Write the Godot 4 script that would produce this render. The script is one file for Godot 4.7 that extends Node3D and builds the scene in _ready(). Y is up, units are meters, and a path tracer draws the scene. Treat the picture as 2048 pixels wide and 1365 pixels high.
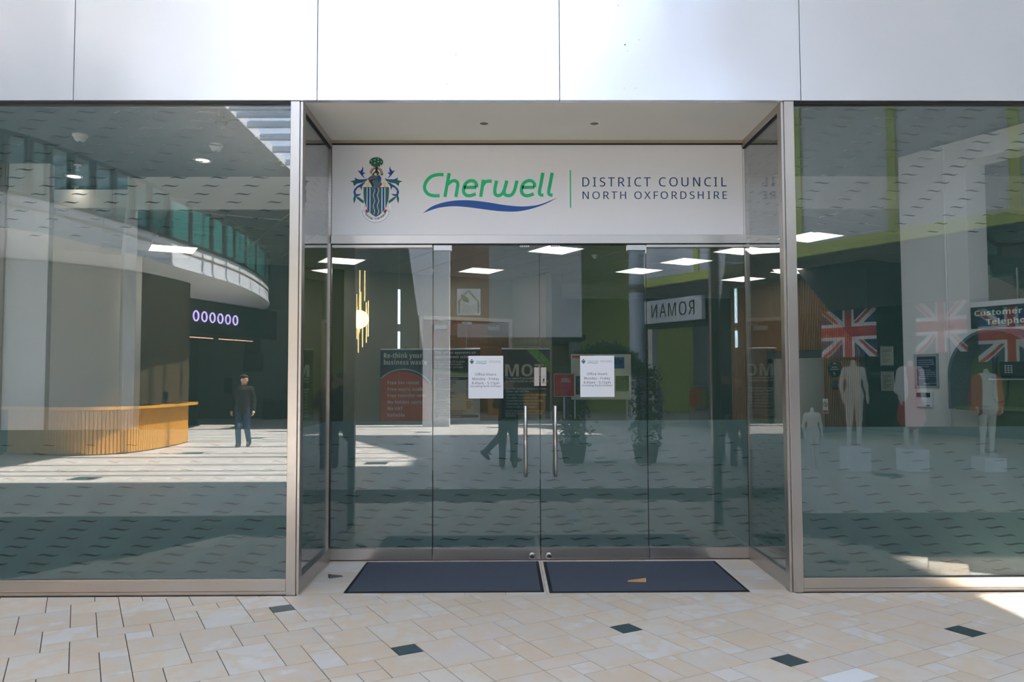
extends Node3D
# A council office shopfront in a shopping mall: glazed front, the office behind it, and the mall across the way that the glass mirrors.

const NATURAL := -1e9          # letters keep their own width
const FRONT := -6.145          # plane of the two shop windows
const BACK := -7.263           # plane of the doors, at the back of the recess
const U := Vector3(0.8829, 0, -0.4695)    # the building's own grid stands at 28 degrees to the shopfront
const V := Vector3(0.4695, 0, 0.8829)
var M := {}
var rng := RandomNumberGenerator.new()
var taken := {}

# ------------------------------------------------------------------ helpers
func numbered(n: String) -> String:
	if not taken.has(n):
		taken[n] = 0
		return n
	taken[n] += 1
	return "%s_%03d" % [n, taken[n]]

func rgb(r: int, g: int, b: int) -> Color:
	return Color(r / 255.0, g / 255.0, b / 255.0)

func material(key: String, c: Color, rough := 0.6, metal := 0.0) -> StandardMaterial3D:
	var m := StandardMaterial3D.new()
	m.resource_name = key
	m.albedo_color = c
	m.roughness = rough
	m.metallic = metal
	M[key] = m
	return m

func glows(key: String, c: Color, energy: float) -> StandardMaterial3D:
	var m := material(key, Color(0.8, 0.8, 0.8), 0.5)
	m.emission_enabled = true
	m.emission = c
	m.emission_energy_multiplier = energy
	return m

func noise_tex(freq: float, ramp: Array, seed_no: int, stretch_seed := 0.0, size := 256) -> NoiseTexture2D:
	var n := FastNoiseLite.new()
	n.seed = seed_no
	n.frequency = freq
	n.fractal_octaves = 4
	if stretch_seed > 0.0:
		n.domain_warp_enabled = true
		n.domain_warp_amplitude = stretch_seed
	var t := NoiseTexture2D.new()
	t.width = size
	t.height = size
	t.seamless = true
	t.noise = n
	var g := Gradient.new()
	var offs := PackedFloat32Array()
	var cols := PackedColorArray()
	for i in ramp.size():
		offs.append(i / float(ramp.size() - 1))
		cols.append(ramp[i])
	g.offsets = offs
	g.colors = cols
	t.color_ramp = g
	return t

func begin() -> SurfaceTool:
	var st := SurfaceTool.new()
	st.begin(Mesh.PRIMITIVE_TRIANGLES)
	st.set_smooth_group(-1)
	return st

# a flat polygon, turned so that it faces along out
func poly(st: SurfaceTool, pts: Array, out: Vector3) -> void:
	var n: Vector3 = (pts[1] - pts[0]).cross(pts[2] - pts[0])
	if n.dot(out) > 0.0:
		pts = pts.duplicate()
		pts.reverse()
	for i in range(1, pts.size() - 1):
		st.add_vertex(pts[0])
		st.add_vertex(pts[i])
		st.add_vertex(pts[i + 1])

# a box with chamfered edges, c its centre, s its size
func box(st: SurfaceTool, c: Vector3, s: Vector3, b := Basis(), ch := 0.0) -> void:
	var h := s / 2.0
	ch = minf(ch, minf(h.x, minf(h.y, h.z)) * 0.9)
	var k := h - Vector3(ch, ch, ch)
	var ax := [b.x, b.y, b.z]
	for a in 3:
		var p := (a + 1) % 3
		var q := (a + 2) % 3
		for sg in [-1.0, 1.0]:
			var o: Vector3 = c + ax[a] * h[a] * sg
			poly(st, [o + ax[p] * k[p] + ax[q] * k[q], o - ax[p] * k[p] + ax[q] * k[q], o - ax[p] * k[p] - ax[q] * k[q], o + ax[p] * k[p] - ax[q] * k[q]], ax[a] * sg)
			if ch > 0.0:
				for sp in [-1.0, 1.0]:      # the edge between face a and face p
					var e1: Vector3 = c + ax[a] * h[a] * sg + ax[p] * k[p] * sp
					var e2: Vector3 = c + ax[a] * k[a] * sg + ax[p] * h[p] * sp
					poly(st, [e1 + ax[q] * k[q], e1 - ax[q] * k[q], e2 - ax[q] * k[q], e2 + ax[q] * k[q]], ax[a] * sg + ax[p] * sp)
	if ch > 0.0:
		for sx in [-1.0, 1.0]:
			for sy in [-1.0, 1.0]:
				for sz in [-1.0, 1.0]:
					poly(st, [c + b.x * h.x * sx + b.y * k.y * sy + b.z * k.z * sz, c + b.x * k.x * sx + b.y * h.y * sy + b.z * k.z * sz, c + b.x * k.x * sx + b.y * k.y * sy + b.z * h.z * sz], b.x * sx + b.y * sy + b.z * sz)

func span(st: SurfaceTool, lo: Vector3, hi: Vector3, ch := 0.0) -> void:
	box(st, (lo + hi) / 2.0, (hi - lo).abs(), Basis(), ch)

# a polygon drawn in x and y, given thickness along z, placed by xf
func prism(st: SurfaceTool, outline: Array, depth: float, xf := Transform3D()) -> void:
	var pv := PackedVector2Array(outline)
	var tris := Geometry2D.triangulate_polygon(pv)
	for i in range(0, tris.size(), 3):
		var a := pv[tris[i]]
		var b := pv[tris[i + 1]]
		var c := pv[tris[i + 2]]
		poly(st, [xf * Vector3(a.x, a.y, depth), xf * Vector3(b.x, b.y, depth), xf * Vector3(c.x, c.y, depth)], xf.basis.z)
		if depth != 0.0:
			poly(st, [xf * Vector3(a.x, a.y, 0), xf * Vector3(b.x, b.y, 0), xf * Vector3(c.x, c.y, 0)], -xf.basis.z)
	if depth != 0.0:
		var n := pv.size()
		var turn := -1.0 if Geometry2D.is_polygon_clockwise(pv) else 1.0
		for i in n:
			var p := pv[i]
			var q := pv[(i + 1) % n]
			var out := Vector2(q.y - p.y, p.x - q.x) * turn
			poly(st, [xf * Vector3(p.x, p.y, 0), xf * Vector3(q.x, q.y, 0), xf * Vector3(q.x, q.y, depth), xf * Vector3(p.x, p.y, depth)], xf.basis.x * out.x + xf.basis.y * out.y)

func tube(st: SurfaceTool, path: Array, r: float, sides := 10, closed_ends := true) -> void:
	st.set_smooth_group(1)
	var rings := []
	var side := Vector3.UP
	for i in path.size():
		var d: Vector3 = (path[mini(i + 1, path.size() - 1)] - path[maxi(i - 1, 0)]).normalized()
		if absf(d.dot(side)) > 0.95:
			side = Vector3.RIGHT if absf(d.dot(Vector3.RIGHT)) < 0.9 else Vector3.BACK
		var x := d.cross(side).normalized()
		var y := x.cross(d).normalized()
		side = y
		var ring := []
		for k in sides:
			var a := TAU * k / sides
			ring.append(path[i] + (x * cos(a) + y * sin(a)) * r)
		rings.append(ring)
	for i in range(path.size() - 1):
		for k in sides:
			var k2 := (k + 1) % sides
			var o: Vector3 = (rings[i][k] + rings[i][k2]) / 2.0 - (path[i])
			poly(st, [rings[i][k], rings[i][k2], rings[i + 1][k2], rings[i + 1][k]], o)
	st.set_smooth_group(-1)
	if closed_ends:
		poly(st, rings[0], path[0] - path[1])
		poly(st, rings[-1], path[-1] - path[-2])

# a profile of (radius, height) turned round the y axis of xf
func lathe(st: SurfaceTool, profile: Array, sides := 20, xf := Transform3D(), smooth := true) -> void:
	st.set_smooth_group(2 if smooth else -1)
	for i in range(profile.size() - 1):
		var a: Vector2 = profile[i]
		var b: Vector2 = profile[i + 1]
		var out2 := Vector2(b.y - a.y, a.x - b.x)
		for k in sides:
			var t0 := TAU * k / sides
			var t1 := TAU * (k + 1) / sides
			var d0 := Vector3(cos(t0), 0, sin(t0))
			var d1 := Vector3(cos(t1), 0, sin(t1))
			var out: Vector3 = (d0 + d1) * 0.5 * out2.x + Vector3.UP * out2.y
			if a.x > 1e-6:
				poly(st, [xf * (d0 * a.x + Vector3.UP * a.y), xf * (d1 * a.x + Vector3.UP * a.y), xf * (d0 * b.x + Vector3.UP * b.y)], xf.basis * out)
			if b.x > 1e-6:
				poly(st, [xf * (d1 * a.x + Vector3.UP * a.y), xf * (d1 * b.x + Vector3.UP * b.y), xf * (d0 * b.x + Vector3.UP * b.y)], xf.basis * out)
	st.set_smooth_group(-1)

func smooth_curve(pts: Array, steps := 6) -> Array:
	var out := []
	for i in range(pts.size() - 1):
		var p0 = pts[maxi(i - 1, 0)]
		var p1 = pts[i]
		var p2 = pts[i + 1]
		var p3 = pts[mini(i + 2, pts.size() - 1)]
		for k in steps:
			var t := k / float(steps)
			out.append(0.5 * (2.0 * p1 + (p2 - p0) * t + (2.0 * p0 - 5.0 * p1 + 4.0 * p2 - p3) * t * t + (3.0 * p1 - p0 - 3.0 * p2 + p3) * t * t * t))
	out.append(pts[-1])
	return out

# an even stroke along a line drawn in two dimensions
func stroke(pts: Array, half: float) -> Array:
	var l := []
	var r := []
	for i in pts.size():
		var d: Vector2 = (pts[mini(i + 1, pts.size() - 1)] - pts[maxi(i - 1, 0)]).normalized()
		var n := Vector2(-d.y, d.x) * half
		l.append(pts[i] + n)
		r.append(pts[i] - n)
	r.reverse()
	return l + r

func stroke_mesh(st: SurfaceTool, pts: Array, half: float, depth: float, xf: Transform3D) -> void:
	var s := stroke(pts, half)
	var n := pts.size()
	for i in range(n - 1):
		prism(st, [s[i], s[i + 1], s[2 * n - 2 - i], s[2 * n - 1 - i]], depth, xf)

func world_of(n: Node3D) -> Transform3D:
	var t := n.transform
	var p = n.get_parent()
	while p is Node3D and p != self:
		t = p.transform * t
		p = p.get_parent()
	return t

# shapes are drawn in the scene's own coordinates; a part is hung under its thing without moving
func obj(called: String, st: SurfaceTool, m: Material, parent: Node3D = self) -> MeshInstance3D:
	st.generate_normals()
	var mesh := st.commit()
	return put(called, mesh, m, parent, world_of(parent).affine_inverse() if parent != self else Transform3D())

func put(called: String, mesh: Mesh, m: Material, parent: Node3D, xf: Transform3D) -> MeshInstance3D:
	var o := MeshInstance3D.new()
	o.name = numbered(called) if parent == self else called
	o.mesh = mesh
	o.material_override = m
	o.transform = xf
	parent.add_child(o, true)
	return o

func thing(called: String, label: String, category: String, at := Vector3.ZERO, group := "", kind := "") -> Node3D:
	var o := Node3D.new()
	o.name = numbered(called)
	o.position = at
	add_child(o)
	return tag(o, label, category, group, kind)

func tag(o: Node3D, label: String, category: String, group := "", kind := "") -> Node3D:
	if label:
		o.set_meta("label", label)
	if category:
		o.set_meta("category", category)
	if group:
		o.set_meta("group", group)
	if kind:
		o.set_meta("kind", kind)
	return o

func frame(at: Vector3, x: Vector3, z: Vector3) -> Transform3D:
	return Transform3D(Basis(x, Vector3.UP, z), at)

var fonts := {}
func font(bold: bool, spacing := 0, serif := false) -> Font:
	var key := [bold, spacing, serif]
	if not fonts.has(key):
		var f := SystemFont.new()
		f.font_names = PackedStringArray(["Droid Serif" if serif else "Droid Sans"])
		f.font_weight = 700 if bold else 400
		if spacing == 0:
			fonts[key] = f
		else:
			var v := FontVariation.new()
			v.base_font = f
			v.set_spacing(TextServer.SPACING_GLYPH, spacing)
			fonts[key] = v
	return fonts[key]

# a line of lettering whose left end stands at x0, right end at x1 and baseline at y, in the plane of xf; NATURAL for x1 keeps the letters' own width
func text(st: SurfaceTool, said: String, x0: float, x1: float, y: float, cap: float, xf: Transform3D, bold := false, spacing := 0, turn := 0.0, depth := 0.0015) -> void:
	var t := TextMesh.new()
	t.font = font(bold, spacing)
	t.font_size = 32
	t.text = said
	t.pixel_size = 1.0
	t.depth = 1.0
	t.curve_step = 4.0 if cap < 0.03 else 1.5
	t.horizontal_alignment = HORIZONTAL_ALIGNMENT_LEFT
	t.vertical_alignment = VERTICAL_ALIGNMENT_BOTTOM
	var arrays := t.surface_get_arrays(0)
	var vs: PackedVector3Array = arrays[Mesh.ARRAY_VERTEX]
	if vs.is_empty():
		return
	var lo := Vector3(1e9, 1e9, 1e9)
	var hi := -lo
	for v in vs:
		lo = lo.min(v)
		hi = hi.max(v)
	var k := cap / (32.0 * 0.714)
	var kx := (x1 - x0) / (hi.x - lo.x) if x1 > -1e8 else k
	var base := baseline(said, bold, spacing)
	var local := Transform3D(Basis(Vector3(kx, 0, 0), Vector3(0, k, 0), Vector3(0, 0, depth)), Vector3(-lo.x * kx, -base * k, depth * 0.5))
	st.append_from(t, 0, xf * Transform3D(Basis(Vector3(0, 0, 1), turn), Vector3(x0, y, 0)) * local)

var base_of := {}
# where the letters' baseline lies in the text's own pixels, measured on a letter that stands on it
func baseline(_said: String, bold: bool, spacing: int) -> float:
	var key := [bold, spacing]
	if not base_of.has(key):
		var t := TextMesh.new()
		t.font = font(bold, spacing)
		t.font_size = 32
		t.text = "H"
		t.pixel_size = 1.0
		t.vertical_alignment = VERTICAL_ALIGNMENT_BOTTOM
		var low := 1e9
		for v in (t.surface_get_arrays(0)[Mesh.ARRAY_VERTEX] as PackedVector3Array):
			low = minf(low, v.y)
		base_of[key] = low
	return base_of[key]

# an even sheet of cloth, paper or film with uv over its face
func sheet(st: SurfaceTool, p: Vector3, x: Vector3, y: Vector3) -> void:
	var n := -x.cross(y)
	for q in [[Vector2(0, 0), Vector2(1, 0), Vector2(1, 1)], [Vector2(0, 0), Vector2(1, 1), Vector2(0, 1)]]:
		for c in q:
			st.set_uv(Vector2(c.x, 1.0 - c.y))
			st.set_normal(-n.normalized())
			st.add_vertex(p + x * c.x + y * c.y)

# ------------------------------------------------------------------ rounded bodies: tapered limbs joined smoothly, meshed as surface nets
func body_mesh(st: SurfaceTool, bones: Array, cell: float, blend: float, xf := Transform3D()) -> void:
	var lo := Vector3(1e9, 1e9, 1e9)
	var hi := -lo
	for b in bones:
		var r := maxf(b[2], b[3]) + blend + cell * 2.0
		lo = lo.min(b[0] - Vector3(r, r, r)).min(b[1] - Vector3(r, r, r))
		hi = hi.max(b[0] + Vector3(r, r, r)).max(b[1] + Vector3(r, r, r))
	var nx := int((hi.x - lo.x) / cell) + 2
	var ny := int((hi.y - lo.y) / cell) + 2
	var nz := int((hi.z - lo.z) / cell) + 2
	var f := PackedFloat32Array()
	f.resize(nx * ny * nz)
	f.fill(9.0)
	for b in bones:
		var a: Vector3 = b[0]
		var ab: Vector3 = b[1] - a
		var l2 := maxf(ab.length_squared(), 1e-9)
		var ra: float = b[2]
		var dr: float = b[3] - ra
		var sq: Vector3 = b[4] if b.size() > 4 else Vector3.ONE
		var r := maxf(b[2], b[3]) + blend + cell * 1.5
		var m0: Vector3 = (a.min(b[1]) - Vector3(r, r, r) - lo) / cell
		var m1: Vector3 = (a.max(b[1]) + Vector3(r, r, r) - lo) / cell
		for ix in range(maxi(0, int(m0.x)), mini(nx, int(m1.x) + 2)):
			for iy in range(maxi(0, int(m0.y)), mini(ny, int(m1.y) + 2)):
				for iz in range(maxi(0, int(m0.z)), mini(nz, int(m1.z) + 2)):
					var p := lo + Vector3(ix, iy, iz) * cell - a
					var t := clampf(p.dot(ab) / l2, 0.0, 1.0)
					var d := ((p - ab * t) * sq).length() - ra - dr * t
					var i := (ix * ny + iy) * nz + iz
					var o := f[i]
					if o > 8.0:
						f[i] = d
					else:
						var h := maxf(blend - absf(o - d), 0.0) / blend
						f[i] = minf(o, d) - h * h * blend * 0.25
	var at := {}
	var ids := PackedInt32Array()
	var pos := PackedVector3Array()
	for ix in range(nx - 1):
		for iy in range(ny - 1):
			for iz in range(nz - 1):
				var i := (ix * ny + iy) * nz + iz
				var c := [f[i], f[i + 1], f[i + nz], f[i + nz + 1], f[i + ny * nz], f[i + ny * nz + 1], f[i + ny * nz + nz], f[i + ny * nz + nz + 1]]
				var neg := 0
				for v in c:
					if v < 0.0:
						neg += 1
				if neg == 0 or neg == 8:
					continue
				var s := Vector3.ZERO
				var n := 0
				for e in [[0, 1], [2, 3], [4, 5], [6, 7], [0, 2], [1, 3], [4, 6], [5, 7], [0, 4], [1, 5], [2, 6], [3, 7]]:
					var va: float = c[e[0]]
					var vb: float = c[e[1]]
					if (va < 0.0) != (vb < 0.0):
						var t := va / (va - vb)
						var pa := Vector3((e[0] >> 2) & 1, (e[0] >> 1) & 1, e[0] & 1)
						var pb := Vector3((e[1] >> 2) & 1, (e[1] >> 1) & 1, e[1] & 1)
						s += pa.lerp(pb, t)
						n += 1
				at[i] = pos.size()
				ids.append(i)
				pos.append(lo + (Vector3(ix, iy, iz) + s / n) * cell)
	st.set_smooth_group(3)
	var steps := [ny * nz, nz, 1]
	for i in ids:
		for a in 3:
			var sa: int = steps[a]
			var sb: int = steps[(a + 1) % 3]
			var sc: int = steps[(a + 2) % 3]
			if i + sa >= f.size() or (f[i] < 0.0) == (f[i + sa] < 0.0):
				continue
			if not (at.has(i - sb) and at.has(i - sc) and at.has(i - sb - sc)):
				continue
			var q := [pos[at[i]], pos[at[i - sb]], pos[at[i - sb - sc]], pos[at[i - sc]]]
			if f[i] < 0.0:
				q.reverse()
			# clockwise seen from outside
			for k in [0, 1, 2, 0, 2, 3]:
				st.add_vertex(xf * q[k])
	st.set_smooth_group(-1)

func obj_raw(called: String, st: SurfaceTool, m: Material, parent: Node3D = self) -> MeshInstance3D:
	return put(called, st.commit(), m, parent, world_of(parent).affine_inverse() if parent != self else Transform3D())

func materials() -> void:
	var steel := material("brushed_steel", rgb(196, 190, 184), 0.34, 1.0)
	steel.roughness_texture = noise_tex(0.02, [Color(0.8, 0.8, 0.8), Color(1, 1, 1)], 3)
	steel.uv1_triplanar = true
	steel.uv1_world_triplanar = true
	steel.uv1_scale = Vector3(1.5, 1.5, 1.5)
	material("polished_steel", rgb(205, 203, 200), 0.22, 1.0)
	material("dark_gasket", rgb(22, 23, 24), 0.6)
	var fascia := material("fascia_metal", rgb(226, 230, 238), 0.27, 0.72)
	fascia.normal_enabled = true
	var wavy := FastNoiseLite.new()
	wavy.seed = 11
	wavy.frequency = 0.006
	wavy.fractal_octaves = 2
	var wt := NoiseTexture2D.new()
	wt.width = 256
	wt.height = 256
	wt.seamless = true
	wt.as_normal_map = true
	wt.bump_strength = 3.0
	wt.noise = wavy
	fascia.normal_texture = wt
	fascia.normal_scale = 0.35
	fascia.uv1_triplanar = true
	fascia.uv1_world_triplanar = true
	fascia.uv1_scale = Vector3(0.42, 0.1, 0.42)
	var g := material("window_glass", Color(0.30, 0.46, 0.43, 0.07), 0.0)
	g.transparency = BaseMaterial3D.TRANSPARENCY_ALPHA
	var rg := material("balustrade_glass", Color(0.30, 0.62, 0.60, 0.30), 0.0)
	rg.transparency = BaseMaterial3D.TRANSPARENCY_ALPHA
	var frost := material("frosted_film", rgb(86, 110, 112), 0.75)
	frost.backlight_enabled = true
	frost.backlight = Color(0.62, 0.72, 0.72)
	material("wave_vinyl", rgb(16, 20, 24), 0.5)
	# stone paving
	var tones := [rgb(222, 209, 195), rgb(219, 209, 198), rgb(224, 215, 203), rgb(219, 205, 188), rgb(225, 221, 215)]
	for i in tones.size():
		var s := material("limestone_%s" % ["honey", "cream", "pale", "ochre", "grey"][i], Color.WHITE, 0.42)
		var a: Color = tones[i]
		s.albedo_texture = noise_tex(0.008, [a.lightened(0.25), a, a, a.lerp(rgb(224, 200, 170), 0.6), a, a.lerp(rgb(236, 232, 226), 0.7)], 20 + i, 30.0)
		s.uv1_triplanar = true
		s.uv1_world_triplanar = true
		s.uv1_scale = Vector3(1.1, 1.1, 1.1)
		s.uv1_offset = Vector3(i * 0.37, 0, i * 0.21)
	var green := material("green_marble", Color.WHITE, 0.3)
	green.albedo_texture = noise_tex(0.03, [rgb(38, 54, 60), rgb(50, 84, 88), rgb(40, 58, 66), rgb(70, 108, 106)], 41, 40.0)
	green.uv1_triplanar = true
	green.uv1_world_triplanar = true
	green.uv1_scale = Vector3(3, 3, 3)
	material("white_tile", rgb(240, 242, 243), 0.35)
	material("grout", rgb(84, 72, 66), 0.9)
	var far := material("mall_paving", Color.WHITE, 0.4)
	far.albedo_texture = paving_picture()
	far.uv1_triplanar = true
	far.uv1_world_triplanar = true
	far.uv1_scale = Vector3(0.22, 0.22, 0.22)
	# plain surfaces
	material("soffit_paint", rgb(232, 228, 216), 0.8)
	material("beige_trim", rgb(168, 154, 128), 0.5)
	material("sign_white", rgb(232, 232, 233), 0.45)
	material("white_paint", rgb(240, 242, 238), 0.75)
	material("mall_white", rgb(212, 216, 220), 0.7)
	material("roof_white", rgb(222, 222, 222), 0.8)
	material("office_wall", rgb(150, 150, 136), 0.85)
	material("olive_wall", rgb(62, 62, 52), 0.85)
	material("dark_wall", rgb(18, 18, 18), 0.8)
	material("charcoal", rgb(30, 30, 30), 0.7)
	material("ceiling_tile", rgb(206, 208, 204), 0.9)
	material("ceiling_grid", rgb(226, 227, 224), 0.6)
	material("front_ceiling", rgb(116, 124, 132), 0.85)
	var carpet := material("office_carpet", rgb(88, 92, 92), 0.95)
	carpet.albedo_texture = noise_tex(0.2, [rgb(70, 72, 74), rgb(100, 102, 102)], 51)
	carpet.uv1_triplanar = true
	carpet.uv1_world_triplanar = true
	var matm := material("mat_pile", Color.WHITE, 0.98)
	matm.albedo_texture = noise_tex(0.22, [rgb(34, 38, 48), rgb(62, 68, 82), rgb(88, 96, 112), rgb(150, 156, 168)], 61, 0.0, 512)
	matm.uv1_triplanar = true
	matm.uv1_world_triplanar = true
	matm.uv1_scale = Vector3(2.6, 2.6, 2.6)
	material("rubber", rgb(22, 23, 25), 0.7)
	var oak := material("oak_veneer", Color.WHITE, 0.5)
	oak.albedo_texture = noise_tex(0.012, [rgb(120, 80, 44), rgb(150, 102, 58), rgb(138, 92, 50), rgb(162, 114, 68)], 71, 10.0)
	oak.uv1_triplanar = true
	oak.uv1_scale = Vector3(3.0, 0.35, 3.0)
	var slat := material("slat_timber", Color.WHITE, 0.6)
	slat.albedo_texture = noise_tex(0.02, [rgb(112, 76, 40), rgb(140, 98, 54), rgb(126, 86, 46)], 72, 10.0)
	slat.uv1_triplanar = true
	slat.uv1_scale = Vector3(4.0, 0.4, 4.0)
	var kiosk := material("kiosk_timber", Color.WHITE, 0.5)
	kiosk.albedo_texture = noise_tex(0.02, [rgb(214, 148, 44), rgb(232, 172, 66), rgb(222, 158, 54)], 73, 10.0)
	kiosk.uv1_triplanar = true
	kiosk.uv1_scale = Vector3(3.0, 0.4, 3.0)
	material("wedge_wood", rgb(206, 164, 104), 0.7)
	material("wedge_rubber", rgb(92, 92, 92), 0.8)
	material("paper", rgb(240, 242, 246), 0.7)
	material("print_navy", rgb(40, 46, 90), 0.6)
	material("print_grey", rgb(84, 84, 88), 0.6)
	material("navy", rgb(16, 34, 84), 0.5)
	material("deep_navy", rgb(20, 34, 58), 0.5)
	material("banner_green", rgb(84, 160, 52), 0.5)
	material("banner_red", rgb(196, 62, 34), 0.5)
	material("banner_white", rgb(226, 228, 224), 0.5)
	material("banner_grey", rgb(196, 200, 194), 0.5)
	material("logo_green", rgb(0, 192, 122), 0.45)
	material("logo_blue", rgb(0, 78, 158), 0.45)
	material("letter_blue", rgb(16, 58, 104), 0.45)
	material("crest_green", rgb(0, 104, 92), 0.45)
	material("crest_blue", rgb(8, 70, 152), 0.45)
	material("crest_gold", rgb(236, 214, 130), 0.45)
	material("crest_red", rgb(170, 34, 54), 0.45)
	material("crest_steel", rgb(78, 104, 118), 0.45)
	material("crest_ink", rgb(22, 30, 44), 0.45)
	material("crest_white", rgb(244, 245, 246), 0.45)
	material("sign_teal", rgb(22, 48, 60), 0.5)
	material("sign_letters", rgb(206, 236, 196), 0.5)
	var felt := material("grey_felt", Color.WHITE, 0.98)
	felt.albedo_texture = noise_tex(0.12, [rgb(58, 66, 72), rgb(96, 106, 112), rgb(130, 140, 146)], 81)
	felt.uv1_triplanar = true
	felt.uv1_scale = Vector3(5.0, 1.5, 5.0)
	material("booth_green", rgb(88, 108, 60), 0.8)
	material("black_plastic", rgb(16, 16, 18), 0.35)
	material("button_grey", rgb(200, 202, 204), 0.5)
	material("alu", rgb(206, 210, 212), 0.3, 1.0)
	material("lcd", rgb(70, 84, 40), 0.3)
	material("lift_steel", rgb(84, 82, 74), 0.32, 0.9)
	material("copper_rail", rgb(214, 140, 112), 0.3, 0.8)
	material("rail_dark", rgb(38, 38, 38), 0.4, 0.4)
	material("lime_paint", rgb(186, 200, 92), 0.7)
	material("pale_pilaster", rgb(206, 206, 196), 0.7)
	material("column_silver", rgb(176, 184, 198), 0.4, 0.35)
	material("brown_panel", rgb(120, 78, 52), 0.6)
	material("black_front", rgb(26, 25, 24), 0.5)
	material("shop_dark", rgb(44, 42, 40), 0.8)
	material("shop_warm", rgb(168, 118, 62), 0.7)
	material("olive_print", rgb(112, 124, 70), 0.6)
	material("mannequin", rgb(226, 222, 214), 0.5)
	material("cloth_red", rgb(176, 30, 46), 0.9)
	material("cloth_orange", rgb(206, 96, 40), 0.9)
	material("cloth_white", rgb(232, 232, 230), 0.9)
	material("skin", rgb(214, 168, 142), 0.6).subsurf_scatter_enabled = true
	M.skin.subsurf_scatter_strength = 0.05
	material("hair_brown", rgb(58, 44, 36), 0.8)
	material("jacket_black", rgb(34, 33, 34), 0.85)
	material("jeans", rgb(58, 76, 104), 0.9)
	material("jeans_dark", rgb(40, 54, 76), 0.9)
	material("shoe", rgb(40, 36, 34), 0.6)
	material("lips", rgb(176, 104, 96), 0.6)
	material("eye_white", rgb(236, 234, 230), 0.4)
	var leaf := material("leaf", rgb(84, 118, 54), 0.7)
	leaf.backlight_enabled = true
	leaf.backlight = Color(0.3, 0.4, 0.15)
	leaf.vertex_color_use_as_albedo = true
	leaf.albedo_color = Color.WHITE
	material("petal", Color.WHITE, 0.8).vertex_color_use_as_albedo = true
	material("planter", rgb(60, 58, 56), 0.7)
	var flag := material("union_flag", Color.WHITE, 0.85)
	flag.albedo_texture = flag_picture()
	flag.cull_mode = BaseMaterial3D.CULL_DISABLED
	glows("led_panel", rgb(255, 246, 238), 2.4)
	glows("downlight_glow", rgb(255, 240, 220), 5.0)
	glows("ring_glow", rgb(190, 170, 255), 4.0)
	glows("pendant_glow", rgb(255, 226, 120), 3.0)
	glows("tube_glow", rgb(200, 240, 255), 6.0)
	glows("strip_glow", rgb(255, 190, 150), 3.0)

# the paving beyond the pieces that can be told apart: the same slabs, too far off or too faint to build
func paving_picture() -> ImageTexture:
	var im := Image.create(512, 512, false, Image.FORMAT_RGB8)
	im.fill(rgb(150, 134, 118))
	var r := RandomNumberGenerator.new()
	r.seed = 5
	for row in 10:
		var x := -int(r.randi() % 60)
		while x < 512:
			var w := 51 * (1 + int(r.randi() % 3))
			var t := rgb(216, 208, 198).lerp(rgb(224, 219, 212), r.randf())
			im.fill_rect(Rect2i(x, row * 51, w - 1, 50), t)
			x += w
	im.fill_rect(Rect2i(200, 102, 50, 50), rgb(50, 74, 78))
	return ImageTexture.create_from_image(im)

func flag_picture() -> ImageTexture:
	var im := Image.create(240, 144, false, Image.FORMAT_RGB8)
	for y in 144:
		for x in 240:
			var p := Vector2(x - 119.5, y - 71.5)
			var c := rgb(22, 34, 96)
			var d1 := absf(p.x * 0.6 - p.y) / 1.166
			var d2 := absf(p.x * 0.6 + p.y) / 1.166
			if minf(d1, d2) < 14.0:
				c = rgb(236, 236, 236)
			var s1 := (p.x * 0.6 - p.y) / 1.166 * signf(p.x)
			var s2 := (p.x * 0.6 + p.y) / 1.166 * signf(p.x)
			if (s1 > -9.5 and s1 < 0.0) or (s2 > 0.0 and s2 < 9.5):
				c = rgb(204, 28, 44)
			if absf(p.x) < 24.0 or absf(p.y) < 24.0:
				c = rgb(236, 236, 236)
			if absf(p.x) < 14.4 or absf(p.y) < 14.4:
				c = rgb(204, 28, 44)
			im.set_pixel(x, y, c)
	return ImageTexture.create_from_image(im)

func _ready() -> void:
	var cam := Camera3D.new()
	cam.name = "view_camera"
	cam.fov = 46.95
	cam.near = 0.02
	cam.far = 200.0
	cam.position = Vector3(0, 1.65, 0)
	cam.rotation_degrees = Vector3(2.78823, -0.52766, -0.17866)
	add_child(cam)
	cam.current = true
	var e := Environment.new()
	e.background_mode = Environment.BG_SKY
	var sky := ProceduralSkyMaterial.new()
	sky.sky_top_color = rgb(186, 210, 248)
	sky.sky_horizon_color = rgb(226, 235, 250)
	sky.sky_curve = 0.3
	sky.ground_bottom_color = rgb(120, 116, 110)
	sky.ground_horizon_color = rgb(190, 190, 188)
	sky.sun_angle_max = 1.0
	e.sky = Sky.new()
	e.sky.sky_material = sky
	e.background_energy_multiplier = 2.6
	e.tonemap_mode = Environment.TONE_MAPPER_LINEAR
	e.tonemap_exposure = 2.25
	e.sdfgi_enabled = true
	e.ssao_enabled = true
	e.ssil_enabled = true
	var we := WorldEnvironment.new()
	we.name = "surroundings"
	we.environment = e
	add_child(we)
	var sun := DirectionalLight3D.new()
	sun.name = "sun"
	sun.light_color = rgb(255, 250, 243)
	sun.light_energy = 4.2
	sun.light_angular_distance = 1.2
	sun.shadow_enabled = true
	add_child(sun)
	sun.look_at_from_position(Vector3.ZERO, Vector3(-0.55, -1.0, 0.0), Vector3.BACK)

	materials()
	paving()
	mall_shell()
	shopfront()
	office_shell()
	office_things()
	entrance_things()
	mall_things()

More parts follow.
